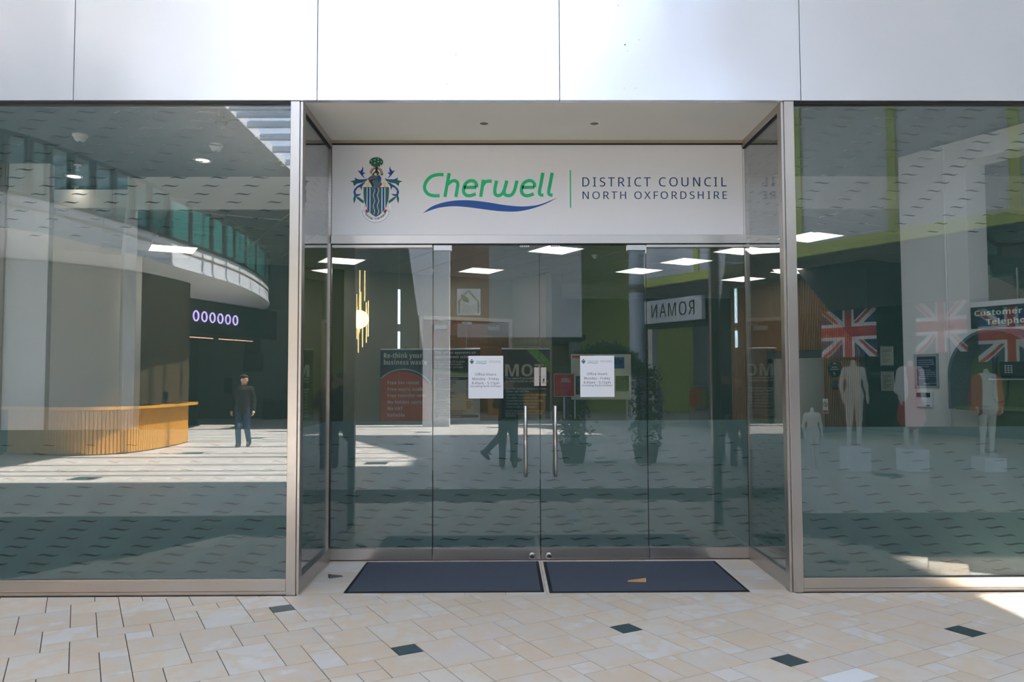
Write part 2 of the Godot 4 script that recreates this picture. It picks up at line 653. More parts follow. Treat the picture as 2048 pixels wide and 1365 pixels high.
# ------------------------------------------------------------------ ground
func paving() -> void:
	var bed := obj("floor", slab(Vector3(-6.5, -0.3, -6.2), Vector3(6.5, -0.004, -2.6)), M.grout)
	tag(bed, "grout bed of the cream stone paving in front of the shopfront", "floor", "", "structure")
	# pieces of stone as they lie, on a grid of 15 cm that stands at 28 degrees: place across, place along, size across, size along (a size of -1 is one of the dark squares)
	var laid := [
		-3, -45, 2, 3, -2, -42, 2, 3, -1, -39, 2, 2, -1, -37, 1, 1, 0, -43, 2, 2, 0, -41, 1, 2, 1, -41, 1, 1, 1, -40, 1, 2, 1, -38, 2, 1, 2, -37, 1, 1, 2, -36, 2, 2, 0, -37, 2, 2, 0, -35, 1, 2, 1, -35, 1, 1, 1, -34, 1, 2, 2, -34, 2, 2,
		-2, -36, 2, 3, 2, -42, 2, 2, 2, -40, 2, 2, 2, -43, 1, 1, 3, -38, 2, 2, 4, -39, 1, 1, 5, -39, 2, 3, 4, -36, 2, 3, 4, -33, 1, 1, 5, -33, 2, 3, 3, -32, 2, 2, 6, -36, 2, 2, 6, -34, 1, 1, 7, -34, 2, 2, 7, -32, 1, 2, 8, -32, 1, 1,
		8, -31, 1, 2, 6, -30, 2, 2, 8, -29, 2, 1, 7, -40, 2, 2, 6, -40, 1, 1, 7, -38, 1, 2, 8, -38, 1, -1, 8, -37, 1, 2, 8, -35, 2, 1, 9, -34, 1, 1, 9, -33, 2, 2, 9, -31, 2, 2, 9, -37, 2, 2, 11, -36, 1, 1, 12, -36, 2, 3, 10, -35, 2, 2,
		11, -33, 2, 3, 14, -35, 1, 2, 15, -35, 1, 1, 15, -34, 1, 2, 15, -32, 2, 1, 16, -34, 2, 2, 13, -33, 2, 2, 13, -31, 1, 1, 14, -31, 2, 2, 14, -29, 1, 2, 15, -29, 1, 1, 11, -30, 1, -1, 12, -30, 2, 3, 10, -29, 2, 2, 9, -28, 1, 1, 13, -27, 2, 2,
		16, -31, 1, 1, 17, -32, 2, 2, 16, -30, 2, 2, 16, -28, 2, 2, 15, -28, 1, 2, 15, -26, 2, 1, 16, -25, 1, 1, 17, -26, 2, 2, 18, -27, 1, 1, 18, -30, 2, 3, 19, -27, 2, 3, 20, -28, 1, -1, 20, -30, 2, 2, 19, -33, 2, 3, 21, -32, 1, 2, 22, -32, 1, 1,
		22, -31, 1, 2, 22, -29, 2, 1, 23, -31, 2, 2, 23, -28, 1, 1, 21, -28, 2, 2, 21, -26, 1, 2, 22, -26, 1, 1, 20, -24, 2, 2, 23, -27, 2, 2, 23, -25, 2, 2, 22, -25, 1, 2, 22, -23, 2, 1, 23, -22, 1, -1, 24, -23, 2, 2, 25, -24, 1, 1, 25, -27, 2, 3,
		26, -24, 2, 3, 24, -29, 2, 2, 25, -30, 1, 1, 26, -30, 2, 3, 28, -29, 1, 2, 29, -28, 1, 2, 27, -27, 2, 2, 27, -25, 1, 1, 29, -26, 2, 1, 28, -25, 2, 2, 31, -26, 2, 2, 30, -25, 1, 1, 30, -24, 2, 2, 29, -23, 1, 1, 28, -23, 1, 2, 29, -22, 1, 2,
		30, -22, 2, 2, 32, -24, 2, 3, 32, -21, 1, -1, 27, -21, 2, 1, 25, -21, 2, 1, 23, -21, 2, 1, 21, -22, 2, 2, 20, -22, 1, 1, 23, -20, 2, 1, 25, -20, 2, 2, 27, -20, 2, 1, 29, -20, 2, 1, 31, -20, 2, 2, 30, -19, 1, 1, 28, -19, 2, 2, 27, -19, 1, 1,
	]
	var used := {}
	var mesh_of := {}
	var pieces := []
	for i in range(0, laid.size(), 4):
		pieces.append([laid[i], laid[i + 1], laid[i + 2], absi(laid[i + 3]), laid[i + 3] < 0])
	for p in pieces:
		for a in p[2]:
			for b in p[3]:
				used[Vector2i(p[0] + a, p[1] + b)] = true
	# the rest of the ground in view goes on in the same sizes
	var r := RandomNumberGenerator.new()
	r.seed = 77
	for v in range(-52, -10):
		for u in range(-14, 46):
			if used.has(Vector2i(u, v)) or not in_sight(grid_point(u + 0.5, v + 0.5)):
				continue
			var sizes := [Vector2i(2, 3), Vector2i(2, 2), Vector2i(1, 2), Vector2i(2, 1), Vector2i(1, 1)]
			var first := r.randi() % 3
			for k in range(first, 5):
				var s: Vector2i = sizes[k]
				var free := true
				for a in s.x:
					for b in s.y:
						var cell := Vector2i(u + a, v + b)
						if used.has(cell) or (v < -20 and v + b >= -20):
							free = false
				if free:
					for a in s.x:
						for b in s.y:
							used[Vector2i(u + a, v + b)] = true
					pieces.append([u, v, s.x, s.y, r.randf() < 0.04 and s == Vector2i(1, 1)])
					break
	var names := ["limestone_honey", "limestone_cream", "limestone_pale", "limestone_ochre", "limestone_grey"]
	for i in pieces.size():
		var p = pieces[i]
		var lift := r.randf_range(-0.0006, 0.0006)
		var pick: String = names[[0, 1, 1, 2, 2, 3, 4][r.randi() % 7]]
		var ma: StandardMaterial3D = M.green_marble if p[4] else M[pick]
		if p[0] == 23 and p[1] == -20:
			ma = M.white_tile
		var a := grid_point(p[0], p[1])
		var c := grid_point(p[0] + p[2], p[1] + p[3])
		# what runs under the shopfront is cut off there
		var corners := PackedVector2Array()
		for q in [[0, 0], [p[2], 0], [p[2], p[3]], [0, p[3]]]:
			var w := grid_point(p[0] + q[0], p[1] + q[1])
			corners.append(Vector2(w.x, w.z))
		corners = Geometry2D.offset_polygon(corners, -0.0028)[0]
		var cut := Geometry2D.intersect_polygons(corners, PackedVector2Array([Vector2(-9, -6.105), Vector2(9, -6.105), Vector2(9, -2), Vector2(-9, -2)]))
		if cut.is_empty() or c == a:
			continue
		var st := begin()
		prism(st, Array(cut[0]), 0.02, Transform3D(Basis(Vector3.RIGHT, Vector3.BACK, Vector3.UP), Vector3(0, -0.0195 + lift, 0)))
		obj("paving_stone", st, ma, bed)
	# a movement joint
	var j := begin()
	var j0 := grid_point(13, -20) + Vector3(0.014, 0, 0.012)
	var j1 := grid_point(40, -20) + Vector3(0.014, 0, 0.012)
	box(j, (j0 + j1) / 2.0 + Vector3(0, -0.004, 0), Vector3(j0.distance_to(j1), 0.006, 0.014), Basis((j1 - j0).normalized(), Vector3.UP, (j1 - j0).normalized().cross(Vector3.UP)))
	obj("movement_joint", j, material("joint_grey", rgb(168, 168, 164), 0.6), bed)
	var rest := begin()
	span(rest, Vector3(-22, -0.3, -2.6), Vector3(22, -0.002, 30))
	span(rest, Vector3(-22, -0.3, -9), Vector3(-6.5, -0.002, -2.6))
	span(rest, Vector3(6.5, -0.3, -9), Vector3(22, -0.002, -2.6))
	tag(obj("floor", rest, M.mall_paving), "cream stone paving of the wide mall concourse facing the shopfront", "floor", "", "structure")

func slab(lo: Vector3, hi: Vector3, ch := 0.0) -> SurfaceTool:
	var st := begin()
	span(st, lo, hi, ch)
	return st

func grid_point(u: float, v: float) -> Vector3:
	var a := (u * 1.03006 + v * 0.00644 - 0.07764) * 0.152639
	var b := (u * 0.00351 + v * 1.02516 + 0.02867) * 0.152639
	if v >= -20.0:
		b += 0.036
	return U * a + V * b

func in_sight(p: Vector3) -> bool:
	return p.z < -3.9 and p.z > -6.3 and absf(p.x) < 0.35 + 0.665 * -p.z

# ------------------------------------------------------------------ the shell of the mall: an unseen roof opened where sun patches should fall, and what stands round the concourse
func mall_shell() -> void:
	var wall := begin()
	span(wall, Vector3(-5.2, 5.22, -6.6), Vector3(7.5, 9.0, -6.16))
	span(wall, Vector3(-5.2, 3.96, -6.6), Vector3(7.5, 5.25, -6.2))
	span(wall, Vector3(4.75, 0, -6.5), Vector3(7.5, 3.86, -6.16))
	var wf := tag(obj("wall_front", wall, M.mall_white), "mall wall above the office shopfront, clad low down in glossy white metal panels", "wall", "", "structure")
	# the glossy metal band over the shopfront, one panel at a time
	for k in 7:
		var x0 := -5.24 + k * 1.913 - 0.06
		var p := begin()
		span(p, Vector3(x0 + 0.0025, 3.852, -6.16), Vector3(x0 + 1.9105, 5.2, -6.105), 0.002)
		var o := obj("metal_panel", p, M.fascia_metal, wf)
		if k == 4:
			for q in [[1.36, 4.62, 0.004], [1.41, 4.30, 0.006], [1.52, 4.34, 0.003], [1.40, 3.95, 0.003], [1.49, 3.95, 0.003], [1.43, 4.25, 0.003]]:
				var sp := begin()
				lathe(sp, [Vector2(0.0, 0.0008), Vector2(q[2] * 0.7, 0.0006), Vector2(q[2], 0.0)], 10, Transform3D(Basis(Vector3.RIGHT, Vector3.BACK, Vector3.DOWN), Vector3(q[0] - 0.45, q[1], -6.1045)))
				obj("speck", sp, M.dark_gasket, o)
		if k == 2:
			for q in [[-0.46, 4.40, 0.003], [-0.38, 4.22, 0.004], [-0.45, 3.98, 0.004], [-0.39, 3.99, 0.003]]:
				var sp := begin()
				lathe(sp, [Vector2(0.0, 0.0008), Vector2(q[2] * 0.7, 0.0006), Vector2(q[2], 0.0)], 10, Transform3D(Basis(Vector3.RIGHT, Vector3.BACK, Vector3.DOWN), Vector3(q[0], q[1], -6.1045)))
				obj("speck", sp, M.dark_gasket, o)
	var roof := begin()  # unseen slabs laid out to shade the front and let sun patches through
	for q in [[-18, 8.6, -12, 0.6], [8.6, 18, -12, -6.0], [8.6, 18, -5.0, 0.6], [-18, -4.6, 0.6, 7.3], [-18, -7.5, 7.3, 17], [-18, -4.6, 17, 30], [-4.6, 18, 21, 30], [-4.6, 12.5, 14.5, 21], [12.5, 18, 9, 21]]:
		span(roof, Vector3(q[0], 9.0, q[2]), Vector3(q[1], 9.25, q[3]))
	prism(roof, [Vector2(3.2, 0.6), Vector2(18, 0.6), Vector2(18, 9), Vector2(0.0, 9), Vector2(1.1, 6.7), Vector2(3.2, 2.1)], 0.25, Transform3D(Basis(Vector3.RIGHT, Vector3.BACK, Vector3.UP), Vector3(0, 9.0, 0)))
	var rf := tag(obj("roof", roof, M.roof_white), "unseen white mall roof with openings shaped to let sun patches through", "roof", "", "structure")
	for z in [1.5, 2.15, 3.2, 4.7, 5.6, 7.3, 8.9, 9.5, 10.4, 11.6, 12.9, 14.4, 16.0, 18.0]:
		var bm := begin()
		span(bm, Vector3(-7.5 if z > 7.4 else -4.6, 9.02, z - 0.06), Vector3(3.4 if z < 9.0 else 12.5, 9.22, z + (0.06 if z != 4.7 else 0.14)), 0.01)
		obj("skylight_beam", bm, M.mall_white, rf)
	# the mall's other sides
	tag(obj("wall_end", slab(Vector3(-18, 0, 29.0), Vector3(18, 9.0, 29.3)), M.mall_white), "white end wall far down the mall concourse", "wall", "", "structure")
	var wl := begin()
	span(wl, Vector3(-16.3, 0, -12), Vector3(-16, 9.0, 29))
	tag(obj("wall_left", wl, M.mall_white), "white wall behind the curved upper balcony", "wall", "", "structure")
	tag(obj("wall_right", slab(Vector3(16, 0, -12), Vector3(16.3, 9.0, 29)), M.mall_white), "white wall behind the clothes shops", "wall", "", "structure")

# ------------------------------------------------------------------ the shopfront
var wave_mesh: ArrayMesh
var wave_outline := []

func make_wave() -> void:
	var mid := smooth_curve([Vector2(-0.5, -0.04), Vector2(-0.34, 0.012), Vector2(-0.18, 0.024), Vector2(0.0, 0.002), Vector2(0.17, -0.022), Vector2(0.33, -0.012), Vector2(0.5, 0.05)], 3)
	var up := []
	var down := []
	for i in mid.size():
		var t := i / float(mid.size() - 1)
		var h := 0.034 * pow(sin(PI * clampf(t, 0.0, 1.0)), 0.75) + 0.0008
		up.append(mid[i] + Vector2(0, h))
		down.append(mid[i] - Vector2(0, h))
	down.reverse()
	wave_outline = up + down
	var st := begin()
	wave_into(st, wave_outline)
	st.generate_normals()
	wave_mesh = st.commit()

func wave_into(st: SurfaceTool, outline: Array) -> void:
	var pv := PackedVector2Array(outline)
	var tris := Geometry2D.triangulate_polygon(pv)
	for i in range(0, tris.size(), 3):
		var a := pv[tris[i]]
		var b := pv[tris[i + 1]]
		var c := pv[tris[i + 2]]
		poly(st, [Vector3(a.x, a.y, 0), Vector3(b.x, b.y, 0), Vector3(c.x, c.y, 0)], Vector3.BACK)

# rows of vinyl waves stuck to the inside of a pane. face: x along the pane, z outward; area: what the pane shows, in the pane's own x and y
func waves(parent: Node3D, face: Transform3D, area: Rect2, x0: float, dx: float, y0: float, dy: float, shift: float, rows: int, w0: float, dw: float, most: float, mirrored := false) -> void:
	var lim := PackedVector2Array([area.position, area.position + Vector2(area.size.x, 0), area.end, area.position + Vector2(0, area.size.y)])
	for row in rows:
		var y := y0 - dy * row
		var w := clampf(w0 + dw * row, 0.09, most)
		var x := x0 + shift * row
		x -= ceilf((x - area.position.x + w) / dx) * dx
		while x < area.end.x + w:
			if x + w / 2 > area.position.x and x - w / 2 < area.end.x and y - 0.1 * w > area.position.y - 0.02 and y < area.end.y + 0.02:
				var s := Vector3(-w if mirrored else w, w * 1.06, 1)
				var xf := face * Transform3D(Basis.from_scale(s), Vector3(x, y, 0))
				var inside := x - w * 0.52 > area.position.x and x + w * 0.52 < area.end.x and y - w * 0.08 > area.position.y and y + w * 0.09 < area.end.y
				if inside:
					put("wave_decal", wave_mesh, M.wave_vinyl, parent, world_of(parent).affine_inverse() * xf)
				else:
					var o := PackedVector2Array()
					for p in wave_outline:
						o.append(Vector2(x + p.x * s.x, y + p.y * s.y))
					var cut := Geometry2D.intersect_polygons(o, lim)
					if not cut.is_empty() and cut[0].size() > 2:
						var st := begin()
						var tris := Geometry2D.triangulate_polygon(cut[0])
						for i in range(0, tris.size(), 3):
							poly(st, [face * Vector3(cut[0][tris[i]].x, cut[0][tris[i]].y, 0), face * Vector3(cut[0][tris[i + 1]].x, cut[0][tris[i + 1]].y, 0), face * Vector3(cut[0][tris[i + 2]].x, cut[0][tris[i + 2]].y, 0)], face.basis.z)
						if tris.size() > 0:
							obj("wave_decal", st, M.wave_vinyl, parent)
			x += dx

# a pane of glass with its frosted lower band; face: x along it from its lower corner, z outward
func pane(parent: Node3D, face: Transform3D, w: float, lo: float, hi: float, frost_to := 1.268, film: Material = null) -> void:
	for z in [-0.0022, -0.0098]:      # two sheets, the inner one added to strengthen the reflections
		var st := begin()
		box(st, face * Vector3(w / 2, (lo + hi) / 2, z), Vector3(w, hi - lo, 0.0044), face.basis)
		obj("glass_pane", st, M.window_glass, parent)
	var f := begin()
	poly(f, [face * Vector3(0.001, lo + 0.001, -0.0145), face * Vector3(w - 0.001, lo + 0.001, -0.0145), face * Vector3(w - 0.001, frost_to, -0.0145), face * Vector3(0.001, frost_to, -0.0145)], face.basis.z)
	obj("frosted_film", f, M.frosted_film if film == null else film, parent)

func shopfront() -> void:
	make_wave()
	# ---- the big window that mirrors the balcony
	var wa := tag(thing("window", "", "", Vector3(-3.3, 0, FRONT)), "large shop window mirroring a curved glass balcony, frosted low down under rows of dark waves", "window", "", "structure")
	wa.name = "window_1"
	var face_a := Transform3D(Basis(), Vector3(-4.93, 0, FRONT))
	pane(wa, face_a, 3.245, 0.12, 3.83)
	var decal_a := Transform3D(Basis(), Vector3(0, 0, FRONT - 0.0135))
	waves(wa, decal_a, Rect2(-4.45, 0.125, 2.765, 1.2), -3.86, 0.3215, 1.148, 0.0648, -0.073, 17, 0.098, 0.0078, 0.188)
	waves(wa, decal_a, Rect2(-4.45, 2.6, 2.765, 1.225), -3.629, 0.3205, 3.775, 0.0657, -0.068, 16, 0.202, -0.0064, 0.21)
	window_rails(wa, -4.97, -1.684, -4.97, -4.93)
	# ---- the big window in front of the telephone hood
	var wb := tag(thing("window", "", "", Vector3(3.5, 0, FRONT)), "large shop window in front of the enquiry telephone, frosted low down under rows of dark waves", "window", "", "structure")
	wb.name = "window_2"
	var face_b := Transform3D(Basis(), Vector3(2.298, 0, FRONT))
	pane(wb, face_b, 2.4, 0.108, 3.83)
	var decal_b := Transform3D(Basis(), Vector3(0, 0, FRONT - 0.0135))
	waves(wb, decal_b, Rect2(2.298, 0.112, 2.2, 1.2), 2.424, 0.3275, 1.132, 0.0648, 0.0745, 17, 0.098, 0.0078, 0.19, true)
	waves(wb, decal_b, Rect2(2.298, 2.6, 2.2, 1.225), 2.482, 0.3195, 3.793, 0.0655, -0.0665, 16, 0.202, -0.0064, 0.21)
	window_rails(wb, 2.298, 4.75, 4.70, 4.75)
	# ---- corner posts
	for s in [["corner_post", -1.684, -1.610, "steel post at the corner of the window that mirrors the balcony"], ["corner_post", 2.219, 2.298, "steel post at the corner of the window with the telephone hood"]]:
		var st := begin()
		span(st, Vector3(s[1], 0.0, -6.21), Vector3(s[2], 3.85, -6.115), 0.003)
		var t := tag(obj(s[0], st, M.brushed_steel), s[3], "post", "corner posts of the recess", "structure")
		var edge := begin()
		var inner: float = s[2] if s[1] < 0 else s[1]
		var d := 0.022 if s[1] < 0 else -0.022
		span(edge, Vector3(inner + 0.001 * signf(d), 0.0, -6.215), Vector3(inner + d, 3.85, -6.13), 0.002)
		obj("corner_angle", edge, M.brushed_steel, t)
	# ---- the two glazed sides of the recess
	var sa := tag(thing("window", "", "", Vector3(-1.62, 0, -6.7)), "narrow return window at the side of the recess next to the balcony window", "window", "", "structure")
	sa.name = "window_3"
	side_window(sa, -1.62, 1.0)
	var sb := tag(thing("window", "", "", Vector3(2.24, 0, -6.7)), "narrow return window at the side of the recess next to the telephone window", "window", "", "structure")
	sb.name = "window_4"
	side_window(sb, 2.24, -1.0)
	# ---- back of the recess: two fixed lights, two door leaves, the transom and the sign
	var la := tag(thing("window", "", "", Vector3(-1.13, 0, BACK)), "fixed glass light beside the doors, mirroring yellow pendant tubes", "window", "", "structure")
	la.name = "window_5"
	fixed_light(la, -1.600, -0.668, false)
	var lb := tag(thing("window", "", "", Vector3(1.78, 0, BACK)), "fixed glass light beside the doors, mirroring a clothes shop sign", "window", "", "structure")
	lb.name = "window_6"
	fixed_light(lb, 1.319, 2.247, true)
	door("door_1", -0.660, 0.3195, false, "frameless glass door leaf nearest the fixed light that mirrors yellow tubes")
	door("door_2", 0.3265, 1.312, true, "frameless glass door leaf nearest the fixed light that mirrors a shop sign")
	var tr := begin()
	span(tr, Vector3(-1.62, 2.908, -7.36), Vector3(2.268, 2.988, -7.235), 0.002)
	var trim := tag(obj("trim_1", tr, M.brushed_steel), "brushed steel transom between the doors and the council sign", "trim", "", "structure")
	var gap := begin()
	span(gap, Vector3(-1.6, 2.898, -7.30), Vector3(2.25, 2.909, -7.25))
	obj("gasket", gap, M.dark_gasket, trim)
	# vertical frames in the corners
	for x in [-1.622, 2.262]:
		var vf := begin()
		span(vf, Vector3(x - 0.016, 0, -7.30), Vector3(x + 0.016, 3.86, -7.235), 0.002)
		tag(obj("trim_2", vf, M.brushed_steel), "slim steel upright in the corner of the recess beside the %s" % ["balcony window" if x < 0 else "telephone window"], "trim", "", "structure")
	# soffit over the recess with its trim and two unlit spots
	var so := begin()
	span(so, Vector3(-1.61, 3.872, -7.26), Vector3(2.24, 3.95, -6.125))
	var soffit := tag(obj("ceiling", so, M.soffit_paint), "cream soffit over the entrance recess with two small downlights", "ceiling", "", "structure")
	var bt := begin()
	span(bt, Vector3(-1.60, 3.845, -7.262), Vector3(2.245, 3.873, -7.205), 0.002)
	obj("beige_strip", bt, M.beige_trim, soffit)
	var gk := begin()
	span(gk, Vector3(-1.60, 3.836, -7.262), Vector3(2.245, 3.846, -7.214))
	obj("gasket", gk, M.dark_gasket, soffit)
	for s in [[-0.175, "unlit recessed downlight in the cream soffit, over the door with the lower lock keyhole side"], [0.785, "unlit recessed downlight in the cream soffit"]]:
		var dl := thing("downlight", "", "downlight", Vector3(s[0], 3.872, -6.725), "soffit downlights")
		tag(dl, "small unlit downlight in the soffit, above the %s office hours notice" % ["first" if s[0] < 0 else "second"], "")
		dl.set_meta("label", "small round downlight in the cream soffit over the %s" % ["crested end of the sign" if s[0] < 0 else "end of the sign lettered in capitals"])
		var ring := begin()
		lathe(ring, [Vector2(0.036, 0.0), Vector2(0.038, -0.004), Vector2(0.048, -0.005), Vector2(0.054, 0.0)], 24, Transform3D(Basis(), dl.position))
		obj("trim_ring", ring, M.soffit_paint, dl)
		var cup := begin()
		lathe(cup, [Vector2(0.0, -0.0012), Vector2(0.028, -0.0014), Vector2(0.037, -0.002)], 24, Transform3D(Basis(), dl.position))
		obj("reflector", cup, M.lift_steel, dl)
	council_sign()
	# recess floor
	var bed := obj("floor", slab(Vector3(-1.63, -0.3, -7.4), Vector3(2.3, -0.004, -6.10)), M.grout)
	tag(bed, "pale square stone tiles on the floor of the entrance recess", "floor", "", "structure")
	for i in 14:
		for k in 5:
			var x0 := -1.892 + i * 0.3155
			var z0 := -6.205 - (k - 1) * 0.3225 - 0.3225
			var lo := Vector3(maxf(x0 + 0.001, -1.60), -0.02, z0 + 0.001)
			var hi := Vector3(minf(x0 + 0.3145, 2.235), 0.0, z0 + 0.3215)
			if k == 0:
				lo.z = -6.204
				hi.z = -6.106
			if hi.x - lo.x < 0.02 or hi.z - lo.z < 0.02:
				continue
			obj("floor_tile", slab(lo, hi, 0.0008), M[["limestone_pale", "limestone_cream", "limestone_grey", "limestone_cream"][(i * 3 + k * 5) % 4]], bed)
	var thr := begin()
	span(thr, Vector3(-1.6, 0.0, -7.29), Vector3(2.25, 0.004, -7.24), 0.001)
	tag(obj("trim_3", thr, M.brushed_steel), "flat steel threshold strip under the glass doors", "trim", "", "structure")

func window_rails(parent: Node3D, x0: float, x1: float, e0: float, e1: float) -> void:
	var low := begin()
	span(low, Vector3(x0, 0.032, -6.20), Vector3(x1, 0.125 if x0 < 0 else 0.112, -6.115), 0.003)
	obj("bottom_rail", low, M.brushed_steel, parent)
	var plinth := begin()
	span(plinth, Vector3(x0, 0.0, -6.195), Vector3(x1, 0.030, -6.128), 0.002)
	obj("plinth", plinth, M.brushed_steel, parent)
	var top := begin()
	span(top, Vector3(x0, 3.828, -6.19), Vector3(x1, 3.86, -6.125), 0.002)
	obj("top_rail", top, M.rail_dark, parent)
	var end := begin()
	span(end, Vector3(e0, 0.0, -6.20), Vector3(e1, 3.85, -6.12), 0.002)
	obj("end_post", end, M.brushed_steel, parent)

func side_window(parent: Node3D, x: float, s: float) -> void:
	# s = 1: seen from the recess its right is away from the mall
	var face := Transform3D(Basis(Vector3(0, 0, -s), Vector3.UP, Vector3(s, 0, 0)), Vector3(x, 0, -6.205 if s > 0 else -7.245))
	pane(parent, face, 1.04, 0.12, 3.80, 1.262)
	var deco := Transform3D(face.basis, Vector3(x - s * 0.0135, 0, 0))
	if s > 0:
		waves(parent, deco, Rect2(6.205, 0.125, 1.04, 1.2), 6.295, 0.3535, 1.12, 0.0675, -0.0735, 16, 0.10, 0.0075, 0.19)
		waves(parent, deco, Rect2(6.205, 2.6, 1.04, 1.195), 6.632, 0.355, 3.811, 0.0672, -0.083, 17, 0.19, -0.006, 0.2)
	else:
		waves(parent, deco, Rect2(-7.245, 0.125, 1.04, 1.2), -6.723, 0.3255, 1.125, 0.067, 0.073, 16, 0.10, 0.0075, 0.19, true)
		waves(parent, deco, Rect2(-7.245, 2.6, 1.04, 1.195), -6.569, 0.322, 3.815, 0.067, -0.0715, 17, 0.19, -0.006, 0.2)
	var low := begin()
	span(low, Vector3(x - 0.02, 0.0, -7.245), Vector3(x + 0.02 + 0.012 * s, 0.122, -6.205), 0.003)
	obj("bottom_rail", low, M.brushed_steel, parent)
	var top := begin()
	span(top, Vector3(x - 0.02, 3.81, -7.245), Vector3(x + 0.02, 3.872, -6.205), 0.002)
	obj("top_rail", top, M.brushed_steel, parent)
	var gk := begin()
	span(gk, Vector3(x - 0.012, 3.798, -7.245), Vector3(x + 0.012, 3.811, -6.205))
	obj("gasket", gk, M.dark_gasket, parent)
	var gv := begin()
	span(gv, Vector3(x - 0.012, 0.122, -7.247), Vector3(x + 0.014 * s + 0.002, 3.80, -7.235))
	obj("gasket", gv, M.dark_gasket, parent)

func fixed_light(parent: Node3D, x0: float, x1: float, mirrored: bool) -> void:
	var face := Transform3D(Basis(), Vector3(x0, 0, BACK))
	pane(parent, face, x1 - x0, 0.11, 2.885)
	door_waves(parent, x0, x1, mirrored)
	var rail := begin()
	span(rail, Vector3(x0, 0.012, -7.30), Vector3(x1, 0.113, -7.238), 0.002)
	obj("bottom_rail", rail, M.brushed_steel, parent)
	var top := begin()
	span(top, Vector3(x0, 2.872, -7.295), Vector3(x1, 2.899, -7.242), 0.002)
	obj("top_rail", top, M.brushed_steel, parent)

func door_waves(parent: Node3D, x0: float, x1: float, mirrored: bool) -> void:
	var deco := Transform3D(Basis(), Vector3(0, 0, BACK - 0.0135))
	if mirrored:
		waves(parent, deco, Rect2(x0, 0.114, x1 - x0, 1.2), 1.327, 0.3365, 1.122, 0.0668, 0.0745, 16, 0.097, 0.0092, 0.2, true)
	else:
		waves(parent, deco, Rect2(x0, 0.114, x1 - x0, 1.2), -1.481, 0.3365, 1.122, 0.0668, -0.0745, 16, 0.097, 0.0092, 0.2)

func door(called: String, x0: float, x1: float, mirrored: bool, label: String) -> void:
	var d := thing(called, label, "door", Vector3((x0 + x1) / 2, 0, BACK), "", "structure")
	pane(d, Transform3D(Basis(), Vector3(x0, 0, BACK)), x1 - x0, 0.108, 2.897)
	door_waves(d, x0, x1, mirrored)
	var rail := begin()
	span(rail, Vector3(x0, 0.012, -7.296), Vector3(x1, 0.112, -7.232), 0.002)
	var lr := obj("bottom_rail", rail, M.brushed_steel, d)
	# cylinder lock in the rail
	var lx := x1 - 0.076 if not mirrored else x0 + 0.068
	var at := Transform3D(Basis(Vector3.RIGHT, Vector3.BACK, Vector3.DOWN), Vector3(lx, 0.043, -7.232))
	var esc := begin()
	lathe(esc, [Vector2(0.0, 0.007), Vector2(0.024, 0.007), Vector2(0.030, 0.005), Vector2(0.032, 0.0)], 24, at)
	obj("lock_rose", esc, M.polished_steel, lr)
	var cyl := begin()
	lathe(cyl, [Vector2(0.0, 0.012), Vector2(0.011, 0.012), Vector2(0.0125, 0.0105), Vector2(0.0125, 0.006)], 18, at)
	obj("lock_cylinder", cyl, M.rail_dark, lr)
	var slot := begin()
	span(slot, Vector3(lx - 0.0016, 0.035, -7.2215), Vector3(lx + 0.0016, 0.051, -7.2195))
	obj("keyhole", slot, M.polished_steel, lr)
	# patch hinge at the top outer corner
	var px := x0 if not mirrored else x1 - 0.172
	var patch := begin()
	span(patch, Vector3(px, 2.845, -7.285), Vector3(px + 0.172, 2.897, -7.247), 0.002)
	obj("patch_hinge", patch, M.polished_steel, d)
	# pull handle: a bar on two standoffs
	var hx := 0.188 if not mirrored else 0.460
	var bar := begin()
	var prof := []
	for q in [[0.0, 0.0], [0.0145, 0.0], [0.0165, 0.003], [0.0165, 0.642], [0.0145, 0.645], [0.0, 0.645]]:
		prof.append(Vector2(q[0], q[1]))
	prof.reverse()
	lathe(bar, prof, 20, Transform3D(Basis(), Vector3(hx, 0.762, -7.195)))
	var h := obj("pull_handle", bar, M.polished_steel, d)
	for y in [0.86, 1.31]:
		var so := begin()
		tube(so, [Vector3(hx, y, -7.262), Vector3(hx, y, -7.205)], 0.009, 10)
		obj("standoff", so, M.polished_steel, h)
	var stick := begin()
	var sx := 0.186 if not mirrored else 0.470
	span(stick, Vector3(sx - 0.043, 2.880, BACK), Vector3(sx + 0.043, 2.896, BACK + 0.001))
	var sk := obj("safety_mark", stick, M.paper, d)
	for k in 4:
		var dash := begin()
		span(dash, Vector3(sx - 0.036 + k * 0.019, 2.884, BACK + 0.001), Vector3(sx - 0.024 + k * 0.019, 2.892, BACK + 0.0014))
		obj("printed_mark", dash, M.print_grey, sk)
	if mirrored:
		# the lock case clasps both leaves at their meeting edge
		var lc := begin()
		span(lc, Vector3(0.330, 1.586, -7.30), Vector3(0.383, 1.760, -7.236), 0.003)
		var c := obj("lock_case", lc, M.brushed_steel, d)
		var kp := begin()
		span(kp, Vector3(0.342, 1.605, -7.2365), Vector3(0.371, 1.676, -7.233), 0.001)
		obj("key_plate", kp, M.polished_steel, c)
		var key := begin()
		lathe(key, [Vector2(0.0, 0.004), Vector2(0.007, 0.004), Vector2(0.008, 0.0)], 16, Transform3D(Basis(Vector3.RIGHT, Vector3.BACK, Vector3.DOWN), Vector3(0.3565, 1.646, -7.233)))
		span(key, Vector3(0.3535, 1.618, -7.233), Vector3(0.3595, 1.646, -7.2295))
		obj("keyhole", key, M.rail_dark, c)
	else:
		var lc := begin()
		span(lc, Vector3(0.269, 1.586, -7.30), Vector3(0.3185, 1.760, -7.236), 0.003)
		obj("lock_keep", lc, M.brushed_steel, d)

